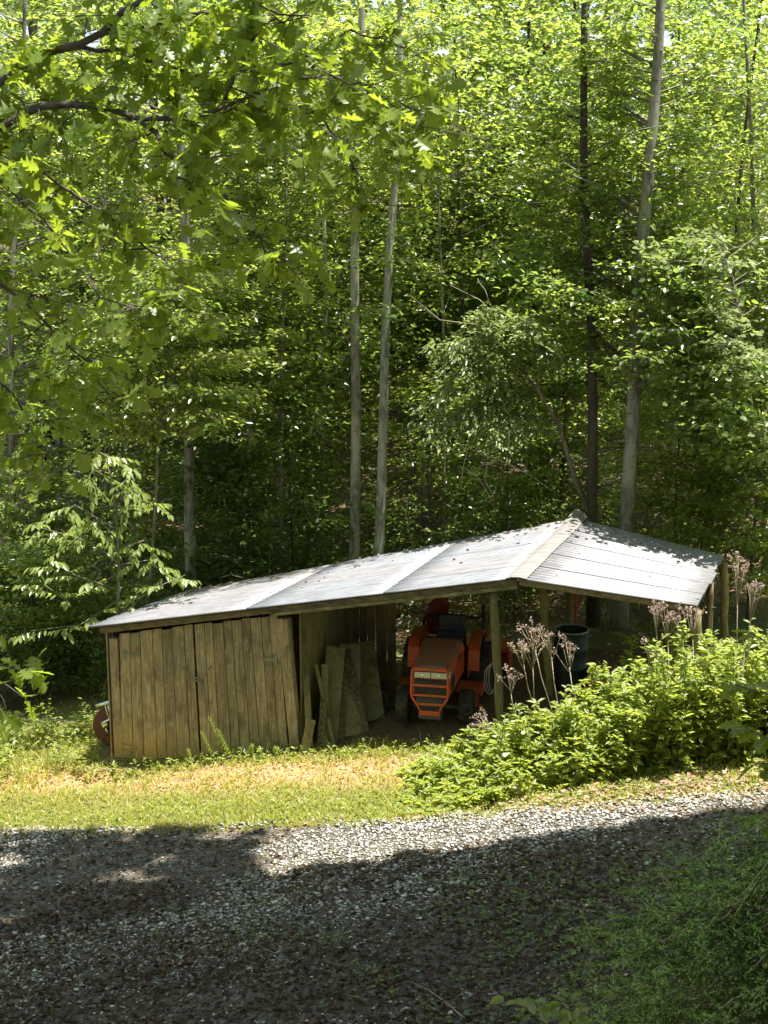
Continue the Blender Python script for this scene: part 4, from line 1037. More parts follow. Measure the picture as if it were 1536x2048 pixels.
def curtain(name, n, yr, zr, label, lsize, mat, per=55):
    L = LM()
    for k in range(n):
        y = RNG.uniform(*yr); x = RNG.uniform(-1, 1) * (5.2 + .28 * (y - 20)); z = RNG.uniform(*zr)
        if fbm(np.array(x * .5 + y), np.array(z * .5)) < .40: continue
        q = np.array([x, y, float(G(x, y)) + z]); a = RNG.uniform(0, 6.28); e = q + np.array([math.cos(a), math.sin(a), .1]) * .9
        spray(L, q, e, per, .34, lsize, droop=.15)
    tag(L.build(name, [mat, BARK_D], kind='stuff'), label, 'undergrowth')
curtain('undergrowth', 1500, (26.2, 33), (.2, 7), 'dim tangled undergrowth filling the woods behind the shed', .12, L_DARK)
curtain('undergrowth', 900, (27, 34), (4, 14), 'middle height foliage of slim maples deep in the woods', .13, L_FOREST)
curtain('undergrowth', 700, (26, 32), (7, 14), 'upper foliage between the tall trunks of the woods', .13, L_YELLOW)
curtain('undergrowth', 260, (24.6, 26.5), (.1, 1.2), 'low green undergrowth just behind the shed', .09, L_FOREST)

# ------------------------------------------------------------------ canopy over the driveway (above the frame): the trees that shade the foreground
CAN = [('red_oak_tree', -5.6, 13.0, 17.5, .24, 'tall red oak left of the driveway whose crown overhangs it'),
       ('red_oak_tree', 6.6, 11.2, 18.0, .26, 'tall oak right of the driveway whose crown shades the foreground'),
       ('red_oak_tree', -3.2, 7.2, 17.0, .2, 'tall oak standing left of the viewpoint on the slope'),
       ('red_oak_tree', 3.4, 5.0, 17.5, .2, 'tall oak standing right of the viewpoint on the slope')]
CC = [(-2.0, 16.2), (3.4, 15.9), (.2, 13.2), (5.6, 13.6)]
for (nm, x, y, zt, r0, lab), (cx, cy) in zip(CAN, CC):
    b = Vector((x, y, g(x, y) - .2)); t = thing(nm, (x, y, b.z + .2), lab, 'tree')
    m = MB(); m.tube([b, (x + .1, y, b.z + 5), (x + .2, y + .3, b.z + 10), (x + .3, y + .6, zt)], [r0 * 1.2, r0 * .9, r0 * .6, .04], 12); rel(m.build('trunk', BARK, t), t)
    L = LM(); nl = 0
    for k in range(430):
        a = RNG.uniform(0, 6.283); rr = 5.0 * math.sqrt(RNG.random()); ez = RNG.uniform(11.9, zt + .8)
        e = np.array([cx + rr * math.cos(a), cy + rr * math.sin(a), ez])
        q = np.array([x + .2 + (cx - x) * .3, y + .4, min(zt - .5, ez - .25 * rr)]); mid = q + (e - q) * .55
        st = q + (e - q) * max(.0, 1 - 1.7 / max(1.8, np.linalg.norm(e - q)))
        st[2] = max(st[2], 11.5)
        if spray(L, st, e, 110, .6, .19, DIAMOND, droop=.2, wr=.7) and nl < 14:
            mm = MB(); mm.tube([q, (q + e) / 2 + np.array([0, 0, .3]), e], [.07, .045, .01], 6); rel(mm.build('limb', BARK, t), t); nl += 1
    L.build('crown', [L_OAK, TWIG], t)

# woods that go on behind and beside the viewpoint
def back_woods():
    L = LM(); n = 0; P_ = []
    while len(P_) < 26000:
        a = RNG.uniform(0, 6.283); r_ = RNG.uniform(13, 30); x, y = r_ * math.cos(a), 8 + r_ * math.sin(a)
        if y > 8 and abs(x) < 9.5 + .2 * (y - 8): continue
        if y > 27 and abs(x) < 15: continue
        P_.append((x, y, g(x, y) + RNG.uniform(.5, 19)))
    P_ = np.array(P_); n = len(P_); l = RNG.uniform(.35, .7, n)
    k = shade_ok(P_)
    L.leaves(DIAMOND, P_[k], rand_dirs(n)[k], up_normals(n, .8)[k], l[k], l[k] * .8)
    tag(L.build('woods', [L_FOREST], kind='stuff'), 'woods closing in the clearing on both sides and behind the viewpoint', 'woods')
back_woods()
# ------------------------------------------------------------------ near oak branches, upper left
oak = thing('oak_tree', (-4.6, 9.6, g(-4.6, 9.6)), 'near oak whose drooping lobed leaves fill the upper left of the view', 'tree')
b = Vector((-4.6, 9.6, g(-4.6, 9.6) - .2)); m = MB(); m.tube([b, (-4.6, 9.6, 5), (-4.5, 9.6, 9), (-4.4, 9.7, 13)], [.24, .2, .17, .10], 12); rel(m.build('trunk', BARK_D, oak), oak)
BR = [  # pixel polylines with distance, radius start/end (m)
 ([(-250, 330, 9.6), (40, 140, 9.6), (110, 108, 9.5), (200, 70, 9.4), (260, 20, 9.4), (340, -30, 9.3)], .038, .016),
 ([(-250, 420, 9.6), (40, 235, 9.4), (90, 210, 9.3), (190, 218, 9.2), (290, 240, 9.2), (420, 222, 9.1), (560, 170, 9.1)], .036, .008),
 ([(280, 240, 9.2), (315, 262, 9.1), (330, 300, 9.0), (360, 345, 9.0), (420, 420, 8.9)], .016, .005),
 ([(-250, 150, 9.6), (0, 275, 9.8), (80, 340, 9.8), (150, 390, 9.9), (230, 440, 9.9), (330, 520, 9.9)], .016, .006),
 ([(130, 90, 9.5), (265, 110, 9.5), (380, 150, 9.4), (520, 190, 9.4), (640, 240, 9.4)], .014, .004),
 ([(200, 70, 9.4), (330, 40, 9.3), (480, 10, 9.3), (620, 30, 9.2)], .014, .005),
 ([(450, 200, 9.2), (480, 120, 9.2), (520, 60, 9.2), (600, 20, 9.2)], .012, .005),
 ([(-200, 480, 9.4), (0, 560, 9.2), (80, 640, 9.1), (150, 700, 9.1), (220, 790, 9.0)], .016, .004),
 ([(-200, 700, 9.3), (0, 760, 9.1), (60, 840, 9.0), (110, 930, 9.0)], .012, .004),
 ([(-200, 300, 9.0), (20, 370, 8.8), (120, 480, 8.8), (200, 590, 8.7), (300, 640, 8.7)], .014, .004),
 ([(330, 300, 9.0), (440, 380, 9.0), (520, 470, 9.0), (560, 540, 9.0)], .010, .004),
 ([(-250, 1300, 8.6), (-80, 1330, 8.4), (-10, 1370, 8.3), (15, 1430, 8.3)], .010, .004),
 ([(420, 150, 11.5), (600, 130, 11.7), (740, 180, 11.9), (860, 230, 12.0), (930, 260, 12.0)], .016, .003),
 ([(500, 140, 11.6), (620, 220, 11.6), (700, 310, 11.7), (760, 410, 11.7)], .012, .003),
 ([(600, 120, 11.7), (700, 60, 11.8), (800, 90, 11.9), (880, 130, 12.0)], .012, .003),
 ([(700, 170, 11.8), (760, 260, 11.9), (840, 340, 12.0), (880, 400, 12.0)], .010, .003),
 ([(560, 170, 9.1), (640, 150, 9.1), (720, 170, 9.1), (800, 220, 9.1), (840, 250, 9.1)], .008, .003),
]
def resample(pts, n):
    P = [np.array(p) for p in pts]; d = [0]
    for a, b_ in zip(P, P[1:]): d.append(d[-1] + np.linalg.norm(b_ - a))
    P = np.array(P); s = np.linspace(0, d[-1], n); return np.stack([np.interp(s, d, P[:, k]) for k in range(3)], -1), d[-1]
LP = []; LD = []; LN = []; LS = []; TW = LM()
for pl, ra, rb in BR:
    pts = [tuple(U(x, y, Y_)) for x, y, Y_ in pl]; q, ln = resample(pts, 14)
    q[1:-1] += RNG.normal(0, .012, (12, 3))
    m = MB(); m.tube([Vector(p) for p in q], list(np.linspace(ra, rb, 14)), 8); rel(m.build('limb', BARK_D, oak), oak)
    nt_ = int(ln * 24)
    for k in range(nt_):
        i = RNG.integers(3, 14); a = q[i] + RNG.normal(0, .02, 3); d = RNG.normal(0, 1, 3); d[2] = d[2] * .45 - .25; d /= np.linalg.norm(d)
        tl = RNG.uniform(.15, .5); e = a + d * tl
        TW.twigs([a], [e], [.004], [.002], 0)
        for c_ in range(RNG.integers(4, 8)):
            s_ = a + (e - a) * RNG.uniform(.5, 1); dd = d * .5 + RNG.normal(0, .8, 3); dd[2] -= .55
            nn = RNG.normal(0, .6, 3); nn[2] += 1
            LP.append(s_); LD.append(dd); LN.append(nn); LS.append(RNG.uniform(.085, .16))
LP, LD, LN, LS = map(np.array, (LP, LD, LN, LS))
kp = RNG.random(len(LP)) < .93
px_, py_ = pix(LP); inf = (px_ > -30) & (px_ < 1560) & (py_ > -30)
rightlimit = px_ < np.interp(py_, [0, 250, 430, 620, 700, 1000, 1150, 1300, 1600], [820, 930, 850, 560, 330, 110, -20, 80, 30]) - 1e4 * (py_ > 1530)
kp = kp & (rightlimit | ~inf) & (sky_ok(LP) | (RNG.random(len(LP)) < .2))
LP, LD, LN, LS, inf = LP[kp], LD[kp], LN[kp], LS[kp], inf[kp]
oak_me = []
for k in range(5):
    V, T = OAK; V = V.copy(); V[:, 1] *= [.95, 1.1, .8, 1.0, .9][k]; V[:, 2] += [.0, -.12, .08, -.06, .03][k] * V[:, 0] ** 2 + [.1, -.05, .2, .0, .15][k] * np.abs(V[:, 1]) - [0, .02, .0, .05, .1][k] * V[:, 1]
    me = bpy.data.meshes.new('leaf'); me.from_pydata([tuple(v) for v in V], [], [tuple(int(i) for i in t) for t in T]); me.materials.append(L_OAK); oak_me.append(me)
def leaf_obj(me, p, d, n, s, parent, name='leaf'):
    d = Vector(d).normalized(); n = Vector(n); sd_ = n.cross(d).normalized(); u = d.cross(sd_)
    o = link(name, me, parent); M = Matrix(((d.x * s, sd_.x * s, u.x * s, p[0]), (d.y * s, sd_.y * s, u.y * s, p[1]), (d.z * s, sd_.z * s, u.z * s, p[2]), (0, 0, 0, 1)))
    o.matrix_parent_inverse = Matrix.LocRotScale(parent.location, parent.rotation_euler, None).inverted()
    o.matrix_basis = M; return o
order = np.argsort(-(inf * 10 + LS)); big, rest = order[:298], order[298:]
for i in big: leaf_obj(oak_me[i % 5], LP[i], LD[i], LN[i], LS[i], oak)
L = LM(); L.leaves(OAK, LP[rest], LD[rest], LN[rest], LS[rest], LS[rest]); L.build('foliage', [L_OAK], oak, 'stuff')
TW.build('twigs', [BARK_D], oak, 'stuff')

# near oak leaves at the right edge
ok2 = thing('oak_sapling', (3.35, 9.9, g(3.35, 9.9)), 'dark near oak sapling reaching in at the right edge before the weeds', 'sapling')
b = Vector((3.35, 9.9, g(3.35, 9.9) - .1)); tp_ = U(1640, 1200, 9.6)
m = MB(); m.tube([b, (3.0, 9.8, 2.5), tuple(tp_)], [.03, .022, .008], 7); rel(m.build('trunk', BARK_D, ok2), ok2)
for pl in ([(1640, 1330, 9.6), (1560, 1300, 9.4), (1500, 1265, 9.3)], [(1640, 1400, 9.6), (1540, 1390, 9.4), (1470, 1370, 9.3)], [(1650, 1500, 9.5), (1560, 1490, 9.3), (1480, 1450, 9.3)], [(1650, 1520, 9.5), (1570, 1530, 9.3), (1500, 1525, 9.3)], [(1650, 1660, 9.4), (1580, 1650, 9.2), (1530, 1640, 9.2)]):
    P = [U(*q) for q in pl]; m = MB(); m.tube(P, [.010, .006, .003], 6); rel(m.build('twig', BARK_D, ok2), ok2)
    for k in range(11):
        t_ = RNG.uniform(.15, 1); s_ = P[0].lerp(P[2], t_); d = Vector((-.8 + RNG.normal(0, .5), RNG.normal(0, .5), -.15 + RNG.normal(0, .25))); leaf_obj(oak_me[k % 5], s_, d, Vector((RNG.normal(0, .4), RNG.normal(0, .4), 1)), RNG.uniform(.12, .2), ok2)
# cedar, lower right foreground
def cedar():
    x, y = 3.1, 7.9; gz = g(x, y); t = thing('cedar_tree', (x, y, gz), 'dark feathery cedar in the lower right foreground', 'tree')
    m = MB(); m.tube([(x, y, gz - .2), (x + .1, y, gz + 1.6), (x + .2, y, 6.6)], [.07, .05, .015], 9); rel(m.build('trunk', BARK_D, t), t)
    L = LM(); LI = []
    tgt = []
    for k in range(125):
        px, py = RNG.uniform(1090, 1720), RNG.uniform(1640, 2250)
        if py < 1640 + (1536 - px) * .35 - 60 * (px > 1400): continue
        tgt.append(U(px, py, RNG.uniform(6.4, 8.6)))
    for e in tgt:
        q = Vector((x + .1, y, e.z + RNG.uniform(-.1, .35))); e = np.array(e); q = np.array(q)
        n = 9; pts = q + (e - q) * np.linspace(0, 1, n)[:, None]; pts[:, 2] += .12 * np.sin(np.linspace(0, math.pi, n)); pts[1:-1] += RNG.normal(0, .03, (n - 2, 3))
        L.twigs(pts[:-1], pts[1:], np.linspace(.009, .003, n - 1), np.linspace(.008, .002, n - 1), 1)
        ax = (e - q); ln = np.linalg.norm(ax); ax /= ln
        for j in range(int(ln * 26)):
            u = RNG.uniform(.25, 1); a = q + (e - q) * u; a[2] += .12 * math.sin(u * math.pi)
            d = ax * .8 + RNG.normal(0, .55, 3); d /= np.linalg.norm(d); tl = RNG.uniform(.08, .28) * (1.3 - u * .6); b_ = a + d * tl
            L.twigs([a], [b_], [.0022], [.001], 0)
            mm_ = 20; s_ = a + (b_ - a) * RNG.random((mm_, 1)); dd = d + RNG.normal(0, .6, (mm_, 3)); l = RNG.uniform(.012, .036, mm_)
            L.leaves(DIAMOND, s_, dd, RNG.normal(0, 1, (mm_, 3)), l, l * .16)
    L.build('foliage', [L_CEDAR, simple('cedar_twig', (.028, .022, .014), .9)], t, 'stuff')
cedar()
# low leafy seedlings at the lower right edge
def fresh_leaves():
    for k, (px, py, Y_, lab) in enumerate([(1110, 2010, 9.6, 'bright leaved low seedling at the bottom beside the cedar'), (1290, 1990, 9.9, 'low leafy seedling under the cedar'), (1450, 2030, 9.0, 'low leafy seedling at the bottom right corner')]):
        c_ = U(px, py, Y_); t = thing('seedling', (c_.x, c_.y, g(c_.x, c_.y)), lab, 'seedling')
        gz = g(c_.x, c_.y); m = MB()
        for j in range(9):
            a = RNG.uniform(0, 6.28); r_ = RNG.uniform(.08, .3); tip = Vector((c_.x + r_ * math.cos(a), c_.y + r_ * math.sin(a), c_.z + RNG.uniform(-.1, .1)))
            m.tube([(c_.x, c_.y, gz), (c_.x * .5 + tip.x * .5, c_.y * .5 + tip.y * .5, gz * .4 + tip.z * .6), tuple(tip)], [.005, .004, .002], 5)
            for i in range(5): leaf_obj(seed_me, tip + Vector((RNG.normal(0, .04), RNG.normal(0, .04), RNG.normal(0, .02))), (RNG.normal(0, 1), RNG.normal(0, 1), -.1), (RNG.normal(0, .3), RNG.normal(0, .3), 1), RNG.uniform(.08, .14), t)
        rel(m.build('stem', GREENSTEM, t), t)
V, T = OVAL; V = V.copy(); V[:, 1] *= .62
weed_me = bpy.data.meshes.new('leaf'); weed_me.from_pydata([tuple(v) for v in V], [], [tuple(int(i) for i in t) for t in T]); weed_me.materials.append(L_WEED)
seed_me = weed_me.copy(); seed_me.materials[0] = L_FOREST
fresh_leaves()
V2 = V.copy(); V2[:, 1] *= .8
hick_me = bpy.data.meshes.new('leaf'); hick_me.from_pydata([tuple(v) for v in V2], [], [tuple(int(i) for i in t) for t in T]); hick_me.materials.append(leafmat('hickory_leaf', [(.16, .21, .06), (.20, .25, .075), (.24, .28, .095)], (.34, .42, .06), rough=.34, spec=.6))

# hickory sapling at the left of the shed
def hickory():
    Y_ = 22.0; b = onfloor(245, 1300, Y_); t = thing('hickory_sapling', b, 'sunlit hickory sapling with drooping leaflets beside the left roof corner', 'sapling')
    stem = [b, U(232, 1290, Y_), U(238, 1150, Y_), U(232, 1030, Y_), U(222, 960, Y_), U(212, 915, Y_)]
    m = MB(); m.tube(stem, [.03, .026, .02, .015, .010, .005], 8); rel(m.build('trunk', TWIG, t), t)
    BRH = [((236, 1180), (150, 1150), (95, 1120)), ((236, 1120), (170, 1080), (60, 1050)), ((234, 1150), (130, 1200), (90, 1170)), ((234, 1060), (150, 1010), (100, 1040)),
           ((230, 1020), (290, 1000), (310, 1010)), ((226, 980), (265, 950), (270, 970)), ((222, 960), (190, 940), (185, 970)), ((236, 1130), (300, 1120), (330, 1150)),
           ((238, 1200), (160, 1250), (60, 1262)), ((240, 1230), (300, 1180), (370, 1150)), ((236, 1100), (290, 1080), (300, 1100)), ((212, 915), (200, 905), (250, 930)), ((234, 1080), (200, 1040), (140, 1090))]
    nl = 0; HL = LM()
    for br in BRH:
        y0 = Y_ + RNG.uniform(-.35, .25); P = [U(br[0][0], br[0][1], Y_), U(br[1][0], br[1][1], (Y_ + y0) / 2), U(br[2][0], br[2][1], y0)]
        m = MB(); m.tube(P, [.011, .008, .004], 6); rel(m.build('limb', TWIG, t), t)
        for c_ in range(9):
            u = .2 + .8 * c_ / 8; a = P[0].lerp(P[1], u * 2) if u < .5 else P[1].lerp(P[2], u * 2 - 1)
            ax = Vector((RNG.normal(0, 1), RNG.normal(0, .8) - .3, -.15)).normalized() * .28 + (P[2] - P[1]).normalized() * .1
            for j in range(7):
                s_ = a + ax * (.25 + .15 * j); sd_ = ax.cross(Vector((0, 0, 1))).normalized() * (1 if j % 2 else -1)
                d = ax.normalized() * .7 + sd_ * (.7 if j < 5 else 0) + Vector((0, 0, -.55)); nv_ = (RNG.normal(0, .3), RNG.normal(0, .3) - .3, 1); sz_ = RNG.uniform(.085, .15)
                if nl % 3 == 0 and nl < 890: leaf_obj(hick_me, s_, d, nv_, sz_, t)
                else: HL.leaves((V2, T), [tuple(s_)], [tuple(d)], [nv_], [sz_], [sz_])
                nl += 1
    HL.build('foliage', [hick_me.materials[0]], t, 'stuff')
hickory()
make_tree('dogwood_tree', [(300, 1130), (312, 1000), (320, 880)], 24.0, 9, 6.9, 'small yellow green dogwood with flat sprays right behind the hickory sapling', 'tree', z0=4.3, rad=1.9, sprays=40, per=170, lsize=.085, mat=L_YELLOW, tw=TWIG, bmat=TWIG, up=.08, limbs=8, shape=.35, low=True)
# silvery arching shrub behind the ridge
def arching():
    Y_ = 23.9; P0 = [U(1195, 1060, Y_), U(1150, 960, Y_), U(1118, 850, 23.8), U(1075, 780, 23.6), U(1040, 735, 23.5), U(1000, 690, 23.4)]
    b = Vector((U(1200, 1100, Y_).x, Y_, g(U(1200, 1100, Y_).x, Y_) - .1)); t = thing('autumn_olive', (b.x, b.y, b.z), 'pale silvery leaved arching tree with bare twigs behind the ridge', 'tree')
    m = MB(); m.tube([b] + P0, [.06, .05, .042, .034, .026, .018, .010], 8); rel(m.build('trunk', TWIG, t), t)
    L = LM()
    arms = [((1040, 735), (960, 700), (870, 690)), ((1000, 690), (960, 640), (980, 620)), ((1040, 735), (960, 800), (860, 850)), ((1075, 780), (1000, 800), (930, 830)), ((1040, 735), (1080, 690), (1110, 690)),
            ((1118, 850), (1040, 830), (980, 860)), ((1000, 690), (930, 740), (850, 810)), ((1010, 700), (1060, 660), (1040, 640)), ((1000, 690), (930, 680), (900, 700)), ((1075, 780), (1010, 770), (960, 790))]
    for a in arms:
        P = [U(a[0][0], a[0][1], 23.5), U(a[1][0], a[1][1], 23.2 + RNG.uniform(-.2, .3)), U(a[2][0], a[2][1], 23.0 + RNG.uniform(-.3, .4))]
        m = MB(); m.tube(P, [.014, .009, .004], 6); rel(m.build('limb', TWIG, t), t)
        for q0, q1 in ((P[0], P[1]), (P[1], P[2])):
            spray(L, tuple(q0), tuple(q1), 230, .20, .095, DIAMOND, droop=.10, wr=.45, low=True)
            spray(L, tuple(q0 + Vector((0, .1, -.12))), tuple(q1 + Vector((.1, -.1, -.2))), 120, .16, .095, DIAMOND, droop=.10, wr=.45, low=True)
    L.build('crown', [L_SILVER, TWIG], t)
    bare = [[(1000, 640), (960, 600), (900, 570)], [(960, 650), (880, 640), (820, 590)], [(1060, 650), (1130, 660), (1145, 690)], [(985, 620), (970, 580), (955, 560)],
            [(1000, 920), (930, 895), (915, 890)], [(935, 900), (925, 940), (922, 980)], [(975, 925), (970, 960), (990, 1000)], [(1000, 920), (1060, 950), (1110, 985)], [(930, 935), (960, 960), (990, 1010)], [(945, 950), (965, 930), (1000, 918)], [(1085, 800), (1075, 770), (1060, 740)], [(860, 830), (900, 770), (940, 730)]]
    for bb in bare:
        m = MB(); m.tube([U(x, y, 23.2) for x, y in bb], [.010, .007, .003], 6); rel(m.build('bare_twig', STALK, t), t)
arching()
# bare sticks catching the sun among the trunks
for pts, Y_, lab in (([(650, 770), (680, 730), (705, 690)], 26.6, 'crooked bare sunlit branch left of the grey pair'), ([(700, 690), (685, 660), (670, 640)], 26.4, 'short bare twig fork beside the grey pair')):
    P = [U(x, y, Y_) for x, y in pts]; m = MB(); m.tube(P, [.022, .015, .006], 7); m.tube([P[1], P[1] + Vector((.1, 0, .25))], [.010, .004], 6)
    tag(m.build('dead_branch', STALK), lab, 'branch')
# broad pale leaves at the right
make_tree('redbud_tree', [(1560, 1200), (1540, 950), (1500, 780)], 22.6, 9, 7.2, 'pale heart-leaved tree leaning in from the right edge of the woods', 'tree', z0=3.9, rad=1.6, sprays=38, per=80, lsize=.085, mat=L_SILVER, tpl=OVAL, limbs=5, shape=.3, wr=.85, az=(math.pi, 1.0), low=True)

# ------------------------------------------------------------------ weeds before the right half of the shed
def wx(px, Y_=18.1): return U(px, 1500, Y_).x
def weedtop(x):
    return np.interp(x, [wx(p) for p in (800, 860, 1000, 1130, 1250, 1350, 1460, 1560, 1800)], [.10, .26, .62, .88, 1.25, 1.62, 1.5, 1.8, 1.7])
def weeds():
    L = LM(); n = 900
    x = RNG.uniform(.2, 7.2, n); y = gravel_edge(x) + RNG.uniform(.12, 1.0, n) * 1.6 + .26 * np.clip(x - .7, 0, 2.5)
    f = shf(x); y = np.minimum(y, f + .25)
    for k in range(n):
        gz = float(G(x[k], y[k])); fr = np.clip((y[k] - gravel_edge(x[k]) - .1) / .9, .25, 1)
        h = float(weedtop(x[k])) * fr * RNG.uniform(.5, 1.0) * (1.3 if RNG.random() < .10 else 1) * (.62 + .6 * float(vn(x[k] * 2.2, y[k] * 2.2))); mt = 2 if RNG.random() < .35 else 0
        lean = RNG.normal(0, .10, 2); a = np.array([x[k], y[k], gz - .02]); e = a + np.array([lean[0] * h, lean[1] * h, h])
        L.twigs([a], [e], [.005], [.003], 1)
        m_ = int(8 + 27 * h); t = RNG.random(m_) ** .75; t[:6] = 1 - RNG.random(6) * .08
        pos = a + (e - a) * t[:, None]; d = rand_dirs(m_, -.2, .8); 
        l = RNG.uniform(.10, .21, m_) * (1.05 - .35 * t); L.leaves(OVAL, pos, d, up_normals(m_, .4), l, l * RNG.uniform(.26, .40, m_), mt)
        sb = int(4 * h)
        for j in range(sb):
            u = RNG.uniform(.3, .9); s_ = a + (e - a) * u; q = s_ + np.array([RNG.normal(0, .14), RNG.normal(0, .14), .18]); L.twigs([s_], [q], [.003], [.002], 1)
            mm_ = 9; dd = rand_dirs(mm_, -.2, .8); l = RNG.uniform(.045, .10, mm_); L.leaves(OVAL, s_ + (q - s_) * RNG.random((mm_, 1)), dd, up_normals(mm_, .35), l, l * .38)
    tag(L.build('weeds', [L_WEED, GREENSTEM, L_WEED2], kind='stuff'), 'dense bright green leafy weeds before the right half of the shed', 'weeds')
weeds()
def weed_plant(px, py, Y_, hgt, lab, name='weed_plant', mat=weed_me, n=30, size=(.09, .15), side=1.0):
    top = U(px, py, Y_); gz = g(top.x, Y_); b = Vector((top.x + RNG.normal(0, .05), Y_, gz - .02)); t = thing(name, (b.x, b.y, gz), lab, 'weed', None)
    m = MB(); mid = b.lerp(top, .5) + Vector((RNG.normal(0, .02), 0, 0)); m.tube([b, mid, top], [.007, .006, .003], 6); rel(m.build('stem', GREENSTEM, t), t)
    for k in range(n):
        u = 1 - (k / n) * .75; s_ = b.lerp(top, u); a = k * 2.4; leaf_obj(mat, s_, (math.cos(a), math.sin(a), .45 * side), (math.cos(a) * -.4, math.sin(a) * -.4, 1), RNG.uniform(*size) * (.55 + .9 * (1 - u) ** .5), t)
weed_plant(1132, 1372, 18.3, 1, 'tall leafy weed standing alone before the dark drum bay')
weed_plant(1040, 1420, 18.2, 1, 'leafy weed beside the foot of the round middle post')
weed_plant(1245, 1335, 18.3, 1, 'leafy weed poking up left of the tallest weeds')
weed_plant(1362, 1268, 18.3, 1, 'tallest leafy weed, tip in front of the right post base')
weed_plant(1500, 1240, 17.9, 1, 'leafy weed at the right edge near the pale stalks')
weed_plant(1010, 1430, 17.9, 1, 'short leafy weed left of the round middle post foot', n=20)
V3 = V.copy(); V3[:, 1] *= .25
thin_me = bpy.data.meshes.new('leaf'); thin_me.from_pydata([tuple(v) for v in V3], [], [tuple(int(i) for i in t) for t in T]); thin_me.materials.append(L_WEED)
for px, py, fx, lab in ((403, 1465, 430, 'feathery green weed, left of the pair on the door foot'), (418, 1434, 455, 'tallest feathery green weed leaning before the right door leaf'), (436, 1460, 462, 'feathery green weed, right of the tallest one before the door'), (505, 1490, 500, 'short fine leaved weed before the right door leaf'), (377, 1500, 380, 'small weed with a pale tip at the gap of the doors'), (552, 1495, 552, 'low fine weed below the right door post')):
    Yw = FP(fx, 1530).y - .35; top = U(px, py, Yw); bx = U(fx, 1540, Yw).x; gz = g(bx, Yw); b = Vector((bx, Yw, gz)); t = thing('feathery_weed', b, lab, 'weed')
    m = MB(); m.tube([b, b.lerp(top, .6) + Vector((.01, 0, 0)), top], [.005, .004, .002], 5); rel(m.build('stem', GREENSTEM, t), t)
    for k in range(44):
        u = .25 + .75 * k / 44; s_ = b.lerp(top, u); a = k * 2.4; leaf_obj(thin_me, s_, (math.cos(a), math.sin(a), 1.3), (-math.cos(a), -math.sin(a), .8), .07 * (1.2 - .5 * u), t)
# dry seed stalks
def seedstalk(topx, topy, botx, boty, Y_, lab, heads=1.0):
    top = U(topx, topy, Y_); bb = U(botx, boty, Y_); gz = g(bb.x, Y_); b = Vector((bb.x, Y_, gz)); t = thing('seed_stalk', b, lab, 'dry weed', 'dry seed stalks standing in the weeds')
    fork = b.lerp(top, .80); m = MB(); m.tube([b, bb, b.lerp(top, .6) + Vector((.012, 0, 0)), fork], [.008, .007, .006, .005], 6)
    L = LM(); tips = []
    for k in range(int(6 + 3 * heads)):
        a = RNG.uniform(0, 6.28); r_ = RNG.uniform(.02, .17) * heads; e = top + Vector((math.cos(a) * r_, math.sin(a) * r_, RNG.uniform(-.12, .05))); s_ = b.lerp(top, RNG.uniform(.74, .86))
        m.tube([s_, s_.lerp(e, .5) + Vector((0, 0, -.01)), e], [.0035, .003, .002], 5); tips.append(e)
    rel(m.build('stalk', STALK, t), t)
    for e in tips:
        q = np.array(e) + RNG.normal(0, .017, (16, 3)); l = RNG.uniform(.020, .040, 16); L.leaves(DIAMOND, q, RNG.normal(0, 1, (16, 3)), RNG.normal(0, 1, (16, 3)), l, l * .7)
    L.build('seed_head', [L_SEED], t, 'stuff')
for a in [(1040, 1280, 1078, 1440, 18.6, 'dry stalk with a broad brown seed head just right of the round post'), (1062, 1248, 1110, 1440, 18.7, 'tallest dry stalk with a wide seed head before the yellowish post'), (1066, 1285, 1068, 1440, 18.5, 'dry stalk with seed clumps close under the tallest one'),
          (1100, 1262, 1118, 1420, 18.6, 'dry stalk with a seed head before the drum'), (1135, 1290, 1158, 1410, 18.6, 'dry branching stalk right of the drum front'), (1018, 1342, 1035, 1450, 18.5, 'short dry stalk with a small seed head beside the round post'),
          (960, 1435, 1060, 1500, 18.3, 'dry stalk leaning left over the weeds with its seed head at the tractor'), (1315, 1212, 1318, 1330, 18.45, 'thin dry stalk before the square post'), (1335, 1225, 1345, 1330, 18.4, 'dry stalk crossing the square post'),
          (1362, 1222, 1388, 1330, 18.4, 'bent dry stalk between the square and the right post'), (1300, 1290, 1312, 1360, 18.35, 'short dry stalk with small clumps left of the square post'), (1385, 1220, 1396, 1310, 18.3, 'dry stalk close beside the right post'),
          (1478, 1118, 1475, 1300, 17.9, 'tall dry stalk with a large seed head at the right roof corner'), (1508, 1160, 1490, 1300, 17.8, 'dry stalk with drooping seed head at the far right')]: seedstalk(*a)
# fallen sticks
def stick(pts, r, lab, lift=.04, mat=STALK):
    P = [GP(*q) + Vector((0, 0, lift)) for q in pts]; m = MB(); m.tube(P, list(np.linspace(r, r * .4, len(P))), 6)
    m.tube([P[-2], P[-2].lerp(P[-1], .7) + Vector((-.08, .05, .02))], [r * .5, r * .3], 5); tag(m.build('stick', mat), lab, 'stick')
stick([(930, 2046), (895, 2015), (860, 1990), (830, 1975)], .009, 'pale dry twig lying at the bottom of the driveway')
stick([(1180, 1998), (1110, 1985), (1060, 2002), (1030, 1995)], .009, 'long dark fallen stick left of the cedar', mat=BARK_D)
stick([(1170, 1995), (1155, 1960), (1152, 1930), (1155, 1910)], .007, 'thin dark upright twig left of the cedar', mat=BARK_D)
stick([(1450, 1575), (1400, 1568), (1350, 1575), (1310, 1582)], .009, 'pale stick lying at the foot of the weeds')
stick([(235, 1545), (180, 1540), (150, 1560)], .009, 'bent brown stick on the ground below the shed corner', mat=STALK)
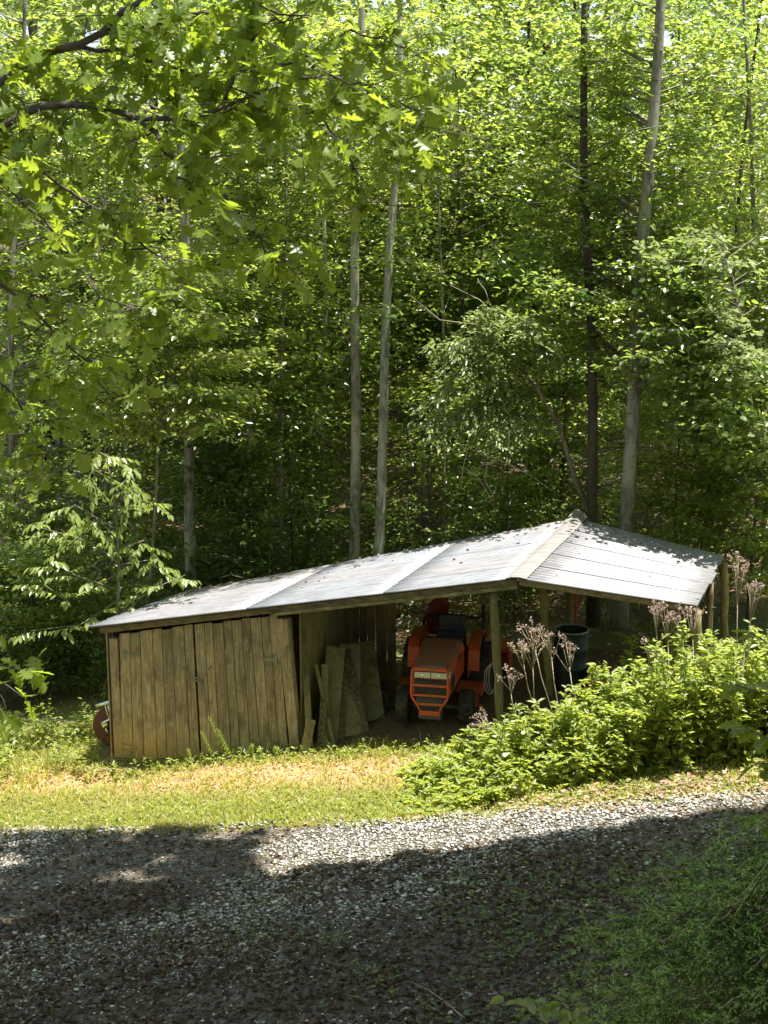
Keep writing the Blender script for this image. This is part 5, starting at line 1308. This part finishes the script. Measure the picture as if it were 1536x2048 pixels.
# brush left of the shed and long grass
def brush():
    L = LM()
    for k in range(130):
        x = RNG.uniform(-7.2, -4.15); y = RNG.uniform(20.3, 22.6); a = np.array([x, y, float(G(x, y))]); h = RNG.uniform(.15, .55); e = a + np.array([RNG.normal(0, .12), RNG.normal(0, .12), h]); L.twigs([a], [e], [.004], [.002], 1)
        m_ = 22; l = RNG.uniform(.04, .09, m_); L.leaves(OVAL, a + (e - a) * RNG.random((m_, 1)) + RNG.normal(0, .05, (m_, 3)), rand_dirs(m_, -.2, .6), up_normals(m_, .4), l, l * .5)
    tag(L.build('weeds', [L_WEED, GREENSTEM], kind='stuff'), 'low green weeds left of the shed beside the rusty machine', 'weeds')
    L = LM()
    for k in range(150):
        x = RNG.uniform(-8.5, -4.2); y = RNG.uniform(22.6, 24.5); a = np.array([x, y, float(G(x, y))]); h = RNG.uniform(.6, 2.0); e = a + np.array([RNG.normal(0, .4), RNG.normal(0, .3), h])
        spray(L, a, e, 70, .3, .09, OVAL)
    L.build('undergrowth', [L_DARK, BARK_D], kind='stuff'); tag(C.objects[-1], 'dark leafy undergrowth at the wood edge left of the shed', 'undergrowth')
    L = LM()
    for k in range(210):
        x = RNG.uniform(-8.5, -4.3); y = RNG.uniform(22.3, 24.0); gz = float(G(x, y)); a = np.array([x, y, gz + RNG.uniform(.1, 3.0)]); an = RNG.uniform(0, 6.28); e = a + np.array([math.cos(an) * .7, math.sin(an) * .7, .12])
        spray(L, a, e, 60, .28, .10, DIAMOND)
    L.build('undergrowth', [L_FOREST, BARK_D], kind='stuff'); tag(C.objects[-1], 'sunlit green brush around the hickory sapling left of the shed', 'undergrowth')
    L = LM()                                        # weeds along the foot of the shed front
    for k in range(170):
        x = RNG.uniform(-3.9, 1.2); y = float(shf(x)) + RNG.uniform(-.22, .14); a = np.array([x, y, float(G(x, y))]); h = RNG.uniform(.05, .22); e = a + np.array([RNG.normal(0, .04), RNG.normal(0, .04), h]); L.twigs([a], [e], [.003], [.002], 1)
        m_ = 9; l = RNG.uniform(.03, .08, m_); L.leaves(OVAL, a + (e - a) * RNG.random((m_, 1)), rand_dirs(m_, -.1, .9), up_normals(m_, .4), l, l * .35)
    tag(L.build('weeds', [L_WEED, GREENSTEM], kind='stuff'), 'small weeds along the foot of the shed front', 'weeds')
brush()
